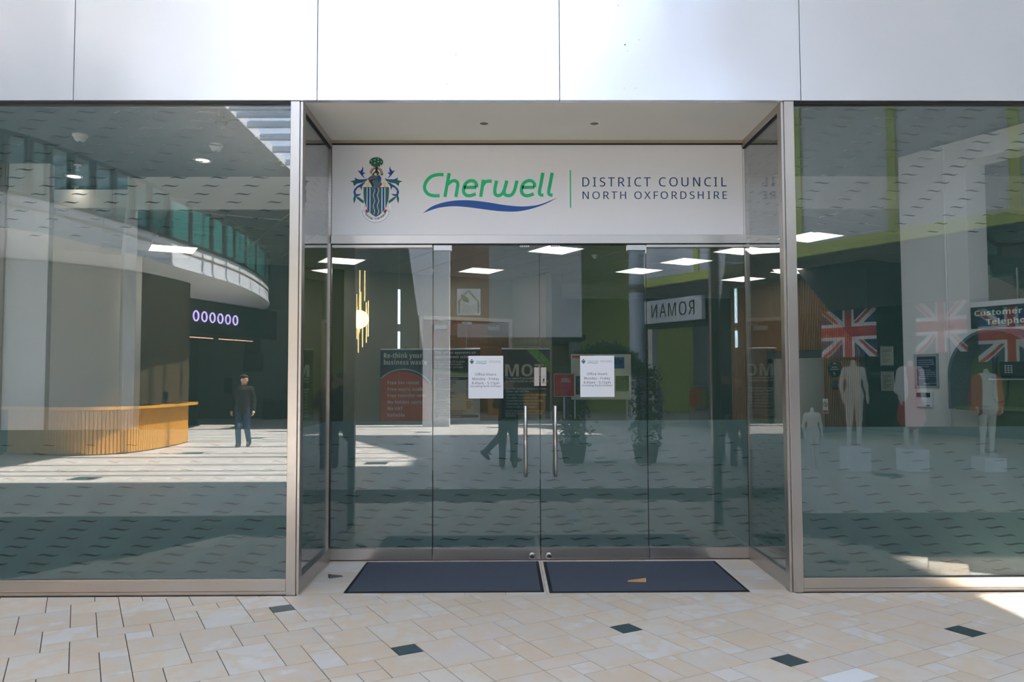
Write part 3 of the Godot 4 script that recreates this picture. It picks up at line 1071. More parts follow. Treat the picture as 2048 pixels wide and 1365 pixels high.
# ------------------------------------------------------------------ the council's sign: a white board with a crest, a name and a line of capitals
var board_at := Vector3.ZERO
# a point of the sign's drawing, in its own units of 4.7 mm, y downward from the drawing's corner
func art(x: float, y: float) -> Vector2:
	return Vector2(-1.442 + (x - 700.0) * 0.004682, 3.797 - (y - 300.0) * 0.00472)

func crest_pt(x: float, y: float) -> Vector2:
	return art(690.0 + x / 9.1, 305.0 + y / 9.1)

func crest_shape(parent: Node3D, called: String, pts: Array, m: Material, lift: float, flip := false, rounded := false) -> void:
	var out := []
	for p in pts:
		out.append(crest_pt(1158.0 - p[0] if flip else p[0], p[1]))
	if rounded:
		out.append(out[0])
		out = smooth_curve(out, 4)
		out.pop_back()
	if Geometry2D.triangulate_polygon(PackedVector2Array(out)).is_empty():
		return
	var st := begin()
	prism(st, out, 0.0006, Transform3D(Basis(), Vector3(0, 0, -7.2398 + lift)))
	obj(called, st, m, parent)

func council_sign() -> void:
	var sg := thing("council_sign", "wide white sign board over the doors with a painted crest and green and blue lettering", "sign", Vector3(0.323, 2.988, -7.26))
	var b := begin()
	span(b, Vector3(-1.608, 2.989, -7.275), Vector3(2.247, 3.838, -7.240), 0.001)
	obj("board", b, M.sign_white, sg)
	var xf := Transform3D(Basis(), Vector3(0, 0, -7.2402))
	# the name, in even strokes
	var q := func(a): 
		var o := []
		for p in a:
			o.append(art(830.0 + p[0] / 6.827, 330.0 + p[1] / 6.827))
		return smooth_curve(o, 5)
	var half := 22.5 / 6.827 * 0.0047
	var e1 := [[668, 317], [745, 317], [836, 317], [836, 270], [800, 231], [745, 229], [692, 262], [664, 325], [664, 385], [698, 423], [756, 429], [828, 405]]
	var name_strokes := {
		"letter_c": [[[390, 143], [310, 144], [225, 168], [162, 228], [133, 300], [141, 355], [180, 405], [245, 428], [338, 430]]],
		"letter_h": [[[466, 122], [437, 284], [408, 447]], [[442, 280], [495, 235], [548, 226], [583, 262], [578, 325], [556, 447]]],
		"letter_r": [[[930, 212], [912, 330], [893, 447]], [[922, 292], [955, 246], [995, 233], [1044, 233]]],
		"letter_w": [[[1110, 225], [1086, 345], [1092, 408], [1132, 430], [1186, 402], [1224, 320], [1248, 225]], [[1232, 285], [1213, 370], [1222, 412], [1264, 430], [1312, 418], [1352, 360], [1386, 225]]],
		"letter_l": [[[1740, 118], [1716, 250], [1692, 375], [1702, 415], [1745, 424]]],
	}
	for k in name_strokes:
		var st := begin()
		var deep := 0.0012
		for s in name_strokes[k]:
			stroke_mesh(st, q.call(s), half, deep, xf)
			deep += 0.0004
		obj(k, st, M.logo_green, sg)
	for dx in [0, 787]:
		var st := begin()
		var o := []
		for p in e1:
			o.append([p[0] + dx, p[1]])
		# the bar is straight, the bowl is round
		stroke_mesh(st, [q.call([o[0], o[2]])[0], q.call([o[0], o[2]])[-1]], half, 0.0012, xf)
		stroke_mesh(st, q.call(o.slice(2)), half, 0.0012, xf)
		obj("letter_e", st, M.logo_green, sg)
	var l2 := begin()
	stroke_mesh(l2, q.call([[1865, 118], [1841, 250], [1817, 375], [1827, 415], [1870, 424]]), half, 0.0012, xf)
	obj("letter_l", l2, M.logo_green, sg)
	var up: Array = q.call([[110, 668], [220, 583], [350, 532], [500, 501], [650, 491], [800, 497], [1000, 522], [1200, 555], [1400, 575], [1560, 572], [1720, 543], [1940, 455]])
	var lowr: Array = q.call([[1940, 455], [1790, 535], [1620, 598], [1450, 637], [1300, 648], [1100, 636], [900, 610], [700, 584], [520, 573], [350, 590], [230, 622], [110, 668]])
	var sw := begin()
	var n := mini(up.size(), lowr.size())
	lowr.reverse()
	for i in range(n - 1):
		prism(sw, [up[i], up[i + 1], lowr[i + 1], lowr[i]], 0.0012, xf) if i > 0 and i < n - 2 else prism(sw, [up[i], up[i + 1], lowr[i + 1]] if i == 0 else [up[i], up[i + 1], lowr[i]], 0.0012, xf)
	obj("swoosh", sw, M.logo_blue, sg)
	var bar := begin()
	var b0 := art(1138.3, 417.5)
	var b1 := art(1140.6, 342)
	span(bar, Vector3(b0.x, b0.y, -7.2402), Vector3(b1.x, b1.y, -7.239))
	obj("divider", bar, M.logo_green, sg)
	for row in [["DISTRICT COUNCIL", 1163.3, 1450.8, 374.8, 17.2, 5], ["NORTH OXFORDSHIRE", 1163.6, 1451.6, 399.8, 14.2, 5]]:
		var st := begin()
		var p0 := art(row[1], row[3])
		var p1 := art(row[2], row[3])
		text(st, row[0], p0.x, p1.x, p0.y, row[4] * 0.00472, xf, false, row[5])
		obj_raw("lettering", st, M.letter_blue, sg)
	# the crest
	var cr := Node3D.new()
	cr.name = "crest"
	sg.add_child(cr, true)
	var shield := [[355, 648], [803, 648], [803, 760], [792, 880], [755, 1000], [700, 1080], [640, 1140], [575, 1177], [510, 1140], [448, 1080], [400, 1000], [364, 880], [355, 760]]
	var rim := []
	for p in shield:
		rim.append([579 + (p[0] - 579) * 1.025, 880 + (p[1] - 880) * 1.02])
	for f in [false, true]:
		crest_shape(cr, "mantling", [[425, 492], [355, 478], [305, 425], [268, 375], [240, 338], [290, 352], [318, 318], [330, 280], [304, 242], [340, 285], [345, 345], [330, 372], [352, 375], [385, 388], [352, 398], [338, 430], [370, 478], [430, 486]], M.crest_blue, 0.0004, f)
		crest_shape(cr, "mantling", [[425, 495], [340, 502], [255, 502], [185, 470], [200, 512], [105, 540], [160, 560], [176, 626], [232, 580], [330, 562], [405, 528]], M.crest_green, 0.0003, f)
		crest_shape(cr, "mantling", [[425, 497], [340, 503], [255, 506], [188, 474], [206, 512], [180, 528], [260, 535], [400, 520]], M.crest_blue, 0.0006, f)
		crest_shape(cr, "mantling", [[392, 545], [320, 572], [240, 622], [188, 672], [166, 730], [182, 792], [235, 812], [285, 790], [306, 760], [262, 772], [214, 768], [204, 718], [240, 662], [288, 640], [314, 700], [328, 622]], M.crest_blue, 0.0005, f)
		crest_shape(cr, "mantling", [[190, 768], [166, 850], [176, 946], [206, 880], [214, 822]], M.crest_green, 0.0003, f)
		crest_shape(cr, "mantling", [[205, 805], [272, 828], [356, 892], [356, 942], [290, 902], [232, 850]], M.crest_green, 0.0004, f)
		crest_shape(cr, "mantling", [[330, 634], [370, 590], [440, 540], [462, 548], [440, 640], [396, 644], [420, 578]], M.crest_gold, 0.0002, f)
		crest_shape(cr, "mantling", [[206, 752], [288, 652], [304, 664], [216, 752]], M.crest_gold, 0.0002, f)
		crest_shape(cr, "mantling", [[300, 950], [352, 960], [380, 1010], [300, 1056], [322, 990]], M.crest_white, 0.0002, f)
		crest_shape(cr, "mantling", [[352, 985], [362, 960], [382, 1030], [352, 1020]], M.crest_gold, 0.0006, f)
		crest_shape(cr, "mantling", [[385, 1048], [420, 1050], [450, 1092], [420, 1110], [398, 1100]], M.crest_red, 0.0006, f)
	# scroll under the shield, with its motto
	var outer := []
	var inner := []
	for i in 13:
		var a := deg_to_rad(172.0 - i * 164.0 / 12.0)
		outer.append([573 + 243 * cos(a), 1052 + 228 * sin(a)])
		inner.append([573 + 188 * cos(a), 1052 + 160 * sin(a)])
	var ink_o := []
	var ink_i := []
	for i in 13:
		var a := deg_to_rad(173.5 - i * 167.0 / 12.0)
		ink_o.append([573 + 248 * cos(a), 1052 + 233 * sin(a)])
		ink_i.append([573 + 183 * cos(a), 1052 + 155 * sin(a)])
	for i in 12:
		crest_shape(cr, "scroll_edge", [ink_o[i], ink_o[i + 1], ink_i[i + 1], ink_i[i]], M.crest_ink, 0.0, false)
		crest_shape(cr, "scroll", [outer[i], outer[i + 1], inner[i + 1], inner[i]], M.crest_white, 0.0005, false)
	var motto := "FROM CHERWELL FLOWS PROSPERITY"
	var mt := begin()
	for i in motto.length():
		if motto[i] == " ":
			continue
		var a := deg_to_rad(166.0 - i * 152.0 / (motto.length() - 1))
		var c := crest_pt(573 + 208 * cos(a), 1052 + 186 * sin(a))
		text(mt, motto[i], c.x - 0.006 * sin(a), NATURAL, c.y, 0.0165, Transform3D(Basis(), Vector3(0, 0, -7.2384)), false, 0, PI / 2 - a - PI + PI, 0.0004)
	obj_raw("motto", mt, M.crest_ink, cr)
	crest_shape(cr, "shield_edge", rim, M.crest_ink, 0.0006)
	crest_shape(cr, "shield", shield, M.crest_green, 0.0009)
	var sh := PackedVector2Array()
	for p in shield:
		sh.append(Vector2(p[0], p[1]))
	var bars := [[408, 420, "crest_white"], [420, 460, "crest_blue"], [460, 473, "crest_white"], [675, 690, "crest_white"], [690, 728, "crest_blue"], [728, 742, "crest_white"]]
	for p in bars:
		var c := Geometry2D.intersect_polygons(sh, PackedVector2Array([Vector2(p[0], 652), Vector2(p[1], 652), Vector2(p[1], 1200), Vector2(p[0], 1200)]))
		var l := []
		for v in c[0]:
			l.append([v.x, v.y])
		crest_shape(cr, "shield_bar", l, M[p[2]], 0.0012)
	var wl := []
	var wr := []
	for i in 25:
		var y := 652.0 + i * 21.2
		var s := 13.0 * sin((y - 690.0) / 190.0 * TAU + 1.2)
		wl.append([540.0 + s, y])
		wr.append([612.0 + s, y])
	for i in 24:
		if wl[i + 1][1] > 1150:
			break
		crest_shape(cr, "river", [wl[i], wl[i + 1], wr[i + 1], wr[i]], M.crest_blue, 0.0012)
		for w in [wl, wr]:
			crest_shape(cr, "river_bank", [[w[i][0] - 6, w[i][1]], [w[i + 1][0] - 6, w[i + 1][1]], [w[i + 1][0] + 6, w[i + 1][1]], [w[i][0] + 6, w[i][1]]], M.crest_gold, 0.0015)
	# helmet, wreath, rainbow and tree
	crest_shape(cr, "helmet", [[425, 488], [470, 445], [530, 424], [590, 440], [640, 420], [672, 480], [664, 560], [690, 585], [650, 630], [525, 692], [495, 684], [498, 630], [470, 560], [442, 522]], M.crest_steel, 0.0018)
	crest_shape(cr, "helmet", [[440, 524], [580, 488], [578, 500], [500, 530], [530, 610], [515, 640]], M.crest_ink, 0.0021)
	crest_shape(cr, "helmet", [[424, 490], [545, 482], [436, 514]], M.crest_red, 0.0021)
	crest_shape(cr, "helmet", [[606, 645], [660, 582], [686, 592], [642, 646]], M.crest_red, 0.0021)
	crest_shape(cr, "helmet", [[596, 440], [640, 432], [660, 500], [620, 560], [596, 520]], M.crest_blue, 0.0021)
	for band in [[118, 108, "crest_red"], [108, 98, "crest_gold"], [98, 86, "crest_blue"], [86, 80, "crest_red"]]:
		for i in 10:
			var a0 := PI * i / 10.0
			var a1 := PI * (i + 1) / 10.0
			var l := []
			for z in [[band[0], a0], [band[0], a1], [band[1], a1], [band[1], a0]]:
				l.append([577 + z[0] * cos(z[1]), 395 - z[0] * 1.05 * sin(z[1])])
			crest_shape(cr, "rainbow", l, M[band[2]], 0.0008)
	for i in 6:
		var x := 462.0 + i * 39.0
		crest_shape(cr, "wreath", [[x, 430], [x + 8, 398 - 8 * sin(i * 0.6)], [x + 47, 396 - 8 * sin(i * 0.6)], [x + 39, 430]], M.crest_gold if i % 2 == 0 else M.crest_green, 0.0024)
	crest_shape(cr, "tree_trunk", [[560, 240], [602, 240], [604, 350], [640, 392], [520, 392], [562, 350]], M.crest_ink, 0.0018)
	var crown := []
	for i in 36:
		var a := TAU * i / 36.0
		var k := 1.0 if i % 2 == 0 else 0.90
		crown.append([577 + 132 * k * cos(a), 190 + (94 * k) * sin(a)])
	crest_shape(cr, "tree_crown", crown, M.crest_green, 0.0021)
	for p in [[548, 148], [610, 135], [485, 165], [665, 185], [550, 208], [612, 180], [480, 232], [655, 245]]:
		crest_shape(cr, "acorn", [[p[0] - 10, p[1] - 5], [p[0] + 8, p[1] - 12], [p[0] + 12, p[1] + 8], [p[0] - 6, p[1] + 12]], M.crest_gold, 0.0024)

# ------------------------------------------------------------------ the office behind the glass
const W_AT := Vector3(3.80, 0, -7.6)       # the white wall that carries the telephone
const SLAT_AT := Vector3(5.39, 0, -14.4)   # the wall of timber slats
const DOOR_AT := Vector3(0.24, 0, -14.6)   # the corner where the wall with the wooden doors ends

func wall_w() -> Transform3D:
	return Transform3D(Basis(Vector3(0.469, 0, 0.883), Vector3.UP, Vector3(-0.883, 0, 0.469)), W_AT)

func wall_slat() -> Transform3D:
	return Transform3D(Basis(Vector3(0.469, 0, 0.883), Vector3.UP, Vector3(-0.883, 0, 0.469)), SLAT_AT)

func wall_door() -> Transform3D:
	return Transform3D(Basis(Vector3(0.8829, 0, -0.4695), Vector3.UP, Vector3(0.4695, 0, 0.8829)), DOOR_AT)

func inside(st: SurfaceTool, xf: Transform3D, lo: Vector3, hi: Vector3, ch := 0.0) -> void:
	box(st, xf * ((lo + hi) / 2.0), (hi - lo).abs(), xf.basis, ch)

func office_shell() -> void:
	tag(obj("floor", slab(Vector3(-7.5, -0.2, -18.2), Vector3(8.5, -0.003, -7.4)), M.office_carpet), "dark grey carpet of the council office", "floor", "", "structure")
	var fl := begin()
	span(fl, Vector3(-5.2, -0.2, -7.4), Vector3(-1.63, -0.003, -6.2))
	span(fl, Vector3(2.3, -0.2, -7.4), Vector3(4.75, -0.003, -6.2))
	tag(obj("floor", fl, M.office_carpet), "dark grey carpet close behind the two shop windows", "floor", "", "structure")
	# a high plain ceiling along the glass, a bulkhead, then the lower tiled ceiling
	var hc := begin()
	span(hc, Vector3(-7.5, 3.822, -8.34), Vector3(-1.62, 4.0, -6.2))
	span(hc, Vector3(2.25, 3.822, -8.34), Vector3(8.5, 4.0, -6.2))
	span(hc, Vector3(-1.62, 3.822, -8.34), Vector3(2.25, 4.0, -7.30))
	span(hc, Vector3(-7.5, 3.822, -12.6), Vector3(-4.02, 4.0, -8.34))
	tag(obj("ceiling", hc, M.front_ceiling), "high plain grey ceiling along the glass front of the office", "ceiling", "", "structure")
	var bh := begin()
	span(bh, Vector3(-4.02, 3.47, -8.40), Vector3(8.5, 3.822, -8.33))
	tag(obj("wall_bulkhead", bh, M.white_paint), "white bulkhead where the high ceiling steps down to the tiled ceiling", "wall", "", "structure")
	var deck := begin()
	span(deck, Vector3(-7.5, 3.50, -18.2), Vector3(8.5, 3.7, -8.39))
	var low := tag(obj("ceiling", deck, M.ceiling_grid), "suspended tiled ceiling of the office with square light panels", "ceiling", "", "structure")
	# tiles of 60 cm on the building's grid; light panels take some of the places
	var panels := [Vector2i(0, -8), Vector2i(4, -8), Vector2i(8, -8), Vector2i(8, -4), Vector2i(12, -4), Vector2i(12, -6), Vector2i(12, -2), Vector2i(12, 0), Vector2i(16, -4), Vector2i(16, -6)]
	for gu in range(-10, 20):
		for gv in range(-14, 6):
			var c := U * (1.05 + gu * 0.6) + V * (-7.05 + gv * 0.6)
			if c.x < -3.9 and c.z > -12.5 and c.x < -4.0 - (c.z + 8.4) * -0.503 - 0.3:
				continue
			if c.z > -8.75 or c.z < -17.8 or absf(c.x) > 7.4 or absf(c.x) > 0.72 * -c.z:
				continue
			if Vector2i(gu, gv) in panels:
				continue
			var st := begin()
			box(st, Vector3(c.x, 3.4925, c.z), Vector3(0.588, 0.014, 0.588), Basis(U, Vector3.UP, V), 0.003)
			obj("ceiling_tile", st, M.ceiling_tile, low)
	var where := ["over the gap between the posters and the wooden doors", "over the wooden double doors", "", "", "", "", "", "", "", ""]
	for i in panels.size():
		var c: Vector3 = U * (1.05 + panels[i].x * 0.6) + V * (-7.05 + panels[i].y * 0.6)
		led_panel(c, i)
	# walls
	var dw := begin()
	var xd := wall_door()
	inside(dw, xd, Vector3(-1.90, 2.70, -0.15), Vector3(-0.19, 3.5, 0))
	inside(dw, xd, Vector3(-3.3, 0, -0.15), Vector3(-1.90, 3.5, 0))
	inside(dw, xd, Vector3(-0.19, 0, -0.15), Vector3(0.0, 3.5, 0))
	inside(dw, wall_slat_free(DOOR_AT), Vector3(0, 0, 0), Vector3(1.22, 3.5, 0.12))
	tag(obj("wall_back", dw, M.office_wall), "grey office wall round the wooden double doors", "wall", "", "structure")
	var ow := begin()
	inside(ow, xd, Vector3(-6.35, 0, -0.15), Vector3(-3.3, 3.5, 0))
	tag(obj("wall_olive", ow, M.olive_wall), "dim olive wall of the office behind the balcony window", "wall", "", "structure")
	var ww := begin()
	inside(ww, xd, Vector3(-8.8, 0, -0.15), Vector3(-6.35, 3.822, 0))
	span(ww, Vector3(-7.6, 0, -10.6), Vector3(-7.5, 3.822, -7.9))
	tag(obj("wall_pale", ww, M.white_paint), "pale wall standing well behind the balcony window", "wall", "", "structure")
	var fb := begin()
	span(fb, Vector3(-2, 0, -18.2), Vector3(8.5, 3.5, -18.0))
	span(fb, Vector3(0.8, 0, -15.2), Vector3(1.0, 3.5, -13.6))
	tag(obj("wall_far", fb, M.olive_wall), "dim olive wall at the far back of the office", "wall", "", "structure")
	tag(obj("wall_side", slab(Vector3(8.3, 0, -18.0), Vector3(8.5, 4.0, -6.2)), M.charcoal), "dark side wall behind the staircase", "wall", "", "structure")
	# a partition end that catches daylight, and the white wall end by the window
	var pt := begin()
	var pb := Basis(Vector3(0.4496, 0, 0.8932), Vector3.UP, Vector3(0.8932, 0, -0.4496))
	box(pt, Vector3(-4.73, 1.75, -9.85), Vector3(3.25, 3.5, 0.115), pb, 0.004)
	tag(obj("wall_partition", pt, M.white_paint), "pale green-white partition end seen edge-on through the balcony window", "wall", "", "structure")
	var we := begin()
	span(we, Vector3(-4.95, 0, -7.88), Vector3(-4.535, 3.822, -7.80), 0.003)
	tag(obj("wall_end", we, M.white_paint), "white wall end close behind the edge of the balcony window", "wall", "", "structure")
	# glazed flank of the office beside it
	var gl := tag(thing("window", "", "", Vector3(-4.98, 0, -7.0)), "glazed flank of the office with small dark waves, seen edge-on at the end of the balcony window", "window", "", "structure")
	gl.name = "window_7"
	var gst := begin()
	span(gst, Vector3(-5.0, 0.12, -7.78), Vector3(-4.988, 3.82, -6.24))
	obj("glass_pane", gst, M.window_glass, gl)
	var gp := begin()
	span(gp, Vector3(-5.02, 0, -7.80), Vector3(-4.955, 3.82, -7.77), 0.002)
	obj("end_post", gp, M.brushed_steel, gl)
	var gd := Transform3D(Basis(Vector3(0, 0, -1), Vector3.UP, Vector3(1, 0, 0)), Vector3(-4.987, 0, 0))
	waves(gl, gd, Rect2(6.3, 1.3, 1.45, 2.5), 6.4, 0.35, 3.75, 0.067, -0.08, 36, 0.2, -0.003, 0.2)
	# white wall carrying the telephone: a column, a beam over an opening, a low panel
	var xw := wall_w()
	var w := begin()
	inside(w, xw, Vector3(0.078, 0, -0.10), Vector3(0.525, 3.80, 0.0), 0.003)
	inside(w, xw, Vector3(0.545, 0, -0.30), Vector3(0.738, 3.80, 0.0), 0.003)
	inside(w, xw, Vector3(0.738, 3.60, -0.30), Vector3(1.64, 3.80, 0.0), 0.003)
	inside(w, xw, Vector3(0.56, 0, -0.05), Vector3(1.64, 2.318, 0.012), 0.003)
	var wt := tag(obj("wall_telephone", w, M.white_paint), "white wall close behind the window, with a notice frame and the telephone hood", "wall", "", "structure")
	var wp := begin()
	inside(wp, xw, Vector3(0.527, 0, -0.02), Vector3(0.543, 3.80, 0.018), 0.004)
	obj("edge_trim", wp, M.white_paint, wt)
	# the slatted wall, with the lift's opening in it
	var xs := wall_slat()
	var sb := begin()
	inside(sb, xs, Vector3(-1.7, 2.16, -0.14), Vector3(1.52, 3.5, -0.03))
	inside(sb, xs, Vector3(-1.7, 0, -0.14), Vector3(-0.755, 2.16, -0.03))
	inside(sb, xs, Vector3(0.551, 0, -0.14), Vector3(1.52, 2.16, -0.03))
	var sw := tag(obj("wall_slatted", sb, M.charcoal), "wall of upright timber slats round the dark lift opening", "wall", "", "structure")
	var s := -1.68
	while s < 1.50:
		var top := 3.48
		if s > 0.86:
			top = 3.47 - (s - 0.87) * 1.156
		var foot := 2.16 if s > -0.77 and s < 0.551 else 0.0
		var st := begin()
		inside(st, xs, Vector3(s, foot, -0.03), Vector3(s + 0.021, top, 0.012), 0.002)
		obj("slat", st, M.slat_timber, sw)
		s += 0.0375
	var lh := begin()
	inside(lh, xs, Vector3(-0.755, 2.03, -0.03), Vector3(0.551, 2.155, 0.0), 0.003)
	obj("lift_header", lh, M.black_front, sw)
	for k in 2:
		var leaf := begin()
		inside(leaf, xs, Vector3(-0.73 + k * 0.635, 0, -0.12), Vector3(-0.10 + k * 0.635, 2.03, -0.09), 0.003)
		obj("lift_door", leaf, M.lift_steel, sw)
	# the sloping dark underside of a flight of stairs in front of the slats
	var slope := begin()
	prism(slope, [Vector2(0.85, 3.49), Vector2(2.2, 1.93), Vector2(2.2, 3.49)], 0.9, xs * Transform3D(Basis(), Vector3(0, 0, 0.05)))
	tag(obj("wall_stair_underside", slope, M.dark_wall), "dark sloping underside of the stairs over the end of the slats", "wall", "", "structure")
	var dp := begin()
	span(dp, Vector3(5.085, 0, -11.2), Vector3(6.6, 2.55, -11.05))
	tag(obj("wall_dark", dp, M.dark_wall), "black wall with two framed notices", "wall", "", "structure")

func wall_slat_free(at: Vector3) -> Transform3D:
	return Transform3D(Basis(Vector3(0.469, 0, 0.883), Vector3.UP, Vector3(-0.883, 0, 0.469)), at)

func led_panel(c: Vector3, i: int) -> void:
	var told := ["square light panel in the office ceiling seen through the partition side of the balcony window", "square light panel in the ceiling seen over the red and blue banner", "square light panel in the ceiling over the wooden double doors", "square light panel cut by the transom above the meeting edge of the doors", "square light panel behind the hinge of the door nearest the shop sign", "square light panel behind the fixed light that mirrors the shop sign", "square light panel seen through the return window by the telephone window", "square light panel nearest the glass in the telephone window", "square light panel split by the corner post, above the slatted wall", "square light panel low over the shop sign's mirrored corner, far back in the office"]
	var t := thing("light_panel", told[i], "ceiling light", Vector3(c.x, 3.484, c.z), "square ceiling light panels")
	var b := Basis(U, Vector3.UP, V)
	var fr := begin()
	for k in [[0.296, 0.0, 0.012, 0.604], [-0.296, 0.0, 0.012, 0.604], [0.0, 0.296, 0.58, 0.012], [0.0, -0.296, 0.58, 0.012]]:
		box(fr, Vector3(c.x, 3.488, c.z) + U * k[0] + V * k[1], Vector3(k[2], 0.016, k[3]), b, 0.001)
	obj("frame", fr, M.ceiling_grid, t)
	var df := begin()
	box(df, Vector3(c.x, 3.489, c.z), Vector3(0.582, 0.006, 0.582), b)
	obj("diffuser", df, M.led_panel, t)
	var l := AreaLight3D.new()
	l.name = "panel_light"
	l.area_size = Vector2(0.56, 0.56)
	l.light_color = rgb(255, 246, 236)
	l.light_energy = 0.10
	l.area_range = 20.0 if "area_range" in l else 20.0
	l.shadow_enabled = true
	t.add_child(l)
	l.transform = Transform3D(Basis(U, V * -1.0, Vector3.UP), Vector3(0, -0.008, 0))

func office_things() -> void:
	ceiling_fittings()
	wooden_doors()
	banners()
	telephone_corner()
	wall_notices()
	staircase()
	# the desk whose green edge shows under the posters
	var dk := thing("reception_desk", "dark reception desk with a green edge under its top, behind the doors", "desk", Vector3(1.1, 0, -12.3))
	obj("body", slab(Vector3(0.80, 0, -12.45), Vector3(1.42, 0.93, -12.15), 0.01), M.black_front, dk)
	obj("worktop", slab(Vector3(0.77, 0.985, -12.48), Vector3(1.44, 1.02, -12.1), 0.008), M.charcoal, dk)
	obj("edge_band", slab(Vector3(0.78, 0.93, -12.47), Vector3(1.435, 0.985, -12.11), 0.004), M.banner_green, dk)

func ceiling_fittings() -> void:
	for k in [["ceiling_lamp", Vector3(-2.98, 3.822, -7.692), "lit round downlight in the high ceiling, the one nearest the corner post"], ["ceiling_lamp", Vector3(-4.575, 3.822, -8.30), "lit round downlight in the high ceiling, seen just under the balcony's mirrored edge"]]:
		var t := thing(k[0], k[2], "ceiling light", k[1], "round ceiling lamps")
		var st := begin()
		lathe(st, [Vector2(0.062, 0.0), Vector2(0.066, -0.006), Vector2(0.082, -0.008), Vector2(0.088, 0.0)], 24, Transform3D(Basis(), k[1]))
		obj("trim_ring", st, M.white_paint, t)
		var gl := begin()
		lathe(gl, [Vector2(0.0, -0.003), Vector2(0.063, -0.003)], 24, Transform3D(Basis(), k[1]))
		obj("glow_disc", gl, M.downlight_glow, t)
		var l := SpotLight3D.new()
		l.name = "lamp_light"
		l.light_color = rgb(255, 240, 220)
		l.light_energy = 0.05
		l.spot_angle = 60.0
		l.spot_range = 15.0
		l.spot_attenuation = 2.0
		l.light_size = 0.06
		l.shadow_enabled = true
		t.add_child(l)
		l.position = Vector3(0, -0.02, 0)
		l.rotation_degrees = Vector3(-90, 0, 0)
	for k in [[Vector3(-3.748, 3.822, -6.881), "white ceiling speaker or sensor nearest the balcony's handrail"], [Vector3(-2.66, 3.822, -7.179), "white ceiling sensor above the lit downlight by the corner post"]]:
		var t := thing("ceiling_sensor", k[1], "sensor", k[0], "ceiling sensors")
		var st := begin()
		lathe(st, [Vector2(0.0, -0.062), Vector2(0.03, -0.06), Vector2(0.045, -0.045), Vector2(0.05, -0.02), Vector2(0.062, -0.018), Vector2(0.062, 0.0)], 24, Transform3D(Basis(), k[0]))
		obj("body", st, M.white_paint, t)
		var ln := begin()
		lathe(ln, [Vector2(0.0, -0.066), Vector2(0.012, -0.064), Vector2(0.016, -0.060)], 14, Transform3D(Basis(), k[0]))
		obj("lens", ln, M.charcoal, t)
	for k in [[Vector3(-2.193, 3.822, -7.694), "sprinkler head in the high ceiling next to the corner post"], [Vector3(-4.295, 3.822, -7.852), "sprinkler head in the high ceiling above the white wall end"], [Vector3(-4.81, 3.822, -8.75), "sprinkler head lowest of three behind the balcony window"]]:
		var t := thing("sprinkler_head", k[1], "sprinkler", k[0], "sprinkler heads")
		var st := begin()
		lathe(st, [Vector2(0.0, -0.04), Vector2(0.010, -0.04), Vector2(0.011, -0.01), Vector2(0.036, -0.008), Vector2(0.036, 0.0)], 16, Transform3D(Basis(), k[0]))
		obj("body", st, M.white_paint, t)
		var df := begin()
		lathe(df, [Vector2(0.0, -0.056), Vector2(0.024, -0.055), Vector2(0.024, -0.052), Vector2(0.0, -0.050)], 14, Transform3D(Basis(), k[0]))
		obj("deflector", df, M.alu, t)
		for sx in [-1, 1]:
			var am := begin()
			tube(am, [k[0] + Vector3(0.012 * sx, -0.036, 0), k[0] + Vector3(0.016 * sx, -0.047, 0), k[0] + Vector3(0.006 * sx, -0.054, 0)], 0.0025, 6)
			obj("yoke", am, M.alu, t)
	var sd := thing("smoke_detector", "white domed smoke detector on the tiled ceiling above the doors", "detector", Vector3(1.339, 3.486, -11.546))
	var st := begin()
	lathe(st, [Vector2(0.0, -0.058), Vector2(0.02, -0.057), Vector2(0.026, -0.046), Vector2(0.03, -0.04), Vector2(0.048, -0.034), Vector2(0.05, -0.012), Vector2(0.056, -0.01), Vector2(0.056, 0.0)], 24, Transform3D(Basis(), sd.position))
	obj("body", st, M.white_paint, sd)
	var led := begin()
	lathe(led, [Vector2(0.0, -0.0595), Vector2(0.006, -0.058)], 10, Transform3D(Basis(), sd.position))
	obj("indicator", led, M.banner_red, sd)
	var cam := thing("security_camera", "small bracketed security camera under the top edge of the balcony window", "camera", Vector3(-2.309, 3.822, -6.32))
	var cb := begin()
	lathe(cb, [Vector2(0.0, -0.03), Vector2(0.03, -0.028), Vector2(0.034, 0.0)], 16, Transform3D(Basis(), cam.position))
	obj("base", cb, M.charcoal, cam)
	var arm := begin()
	tube(arm, [cam.position + Vector3(0, -0.02, 0), cam.position + Vector3(0.02, -0.06, 0.01)], 0.008, 8)
	obj("bracket", arm, M.charcoal, cam)
	var bd := begin()
	box(bd, cam.position + Vector3(0.01, -0.075, 0.0), Vector3(0.10, 0.045, 0.045), Basis(Vector3.BACK, -0.25), 0.008)
	obj("body", bd, M.rail_dark, cam)

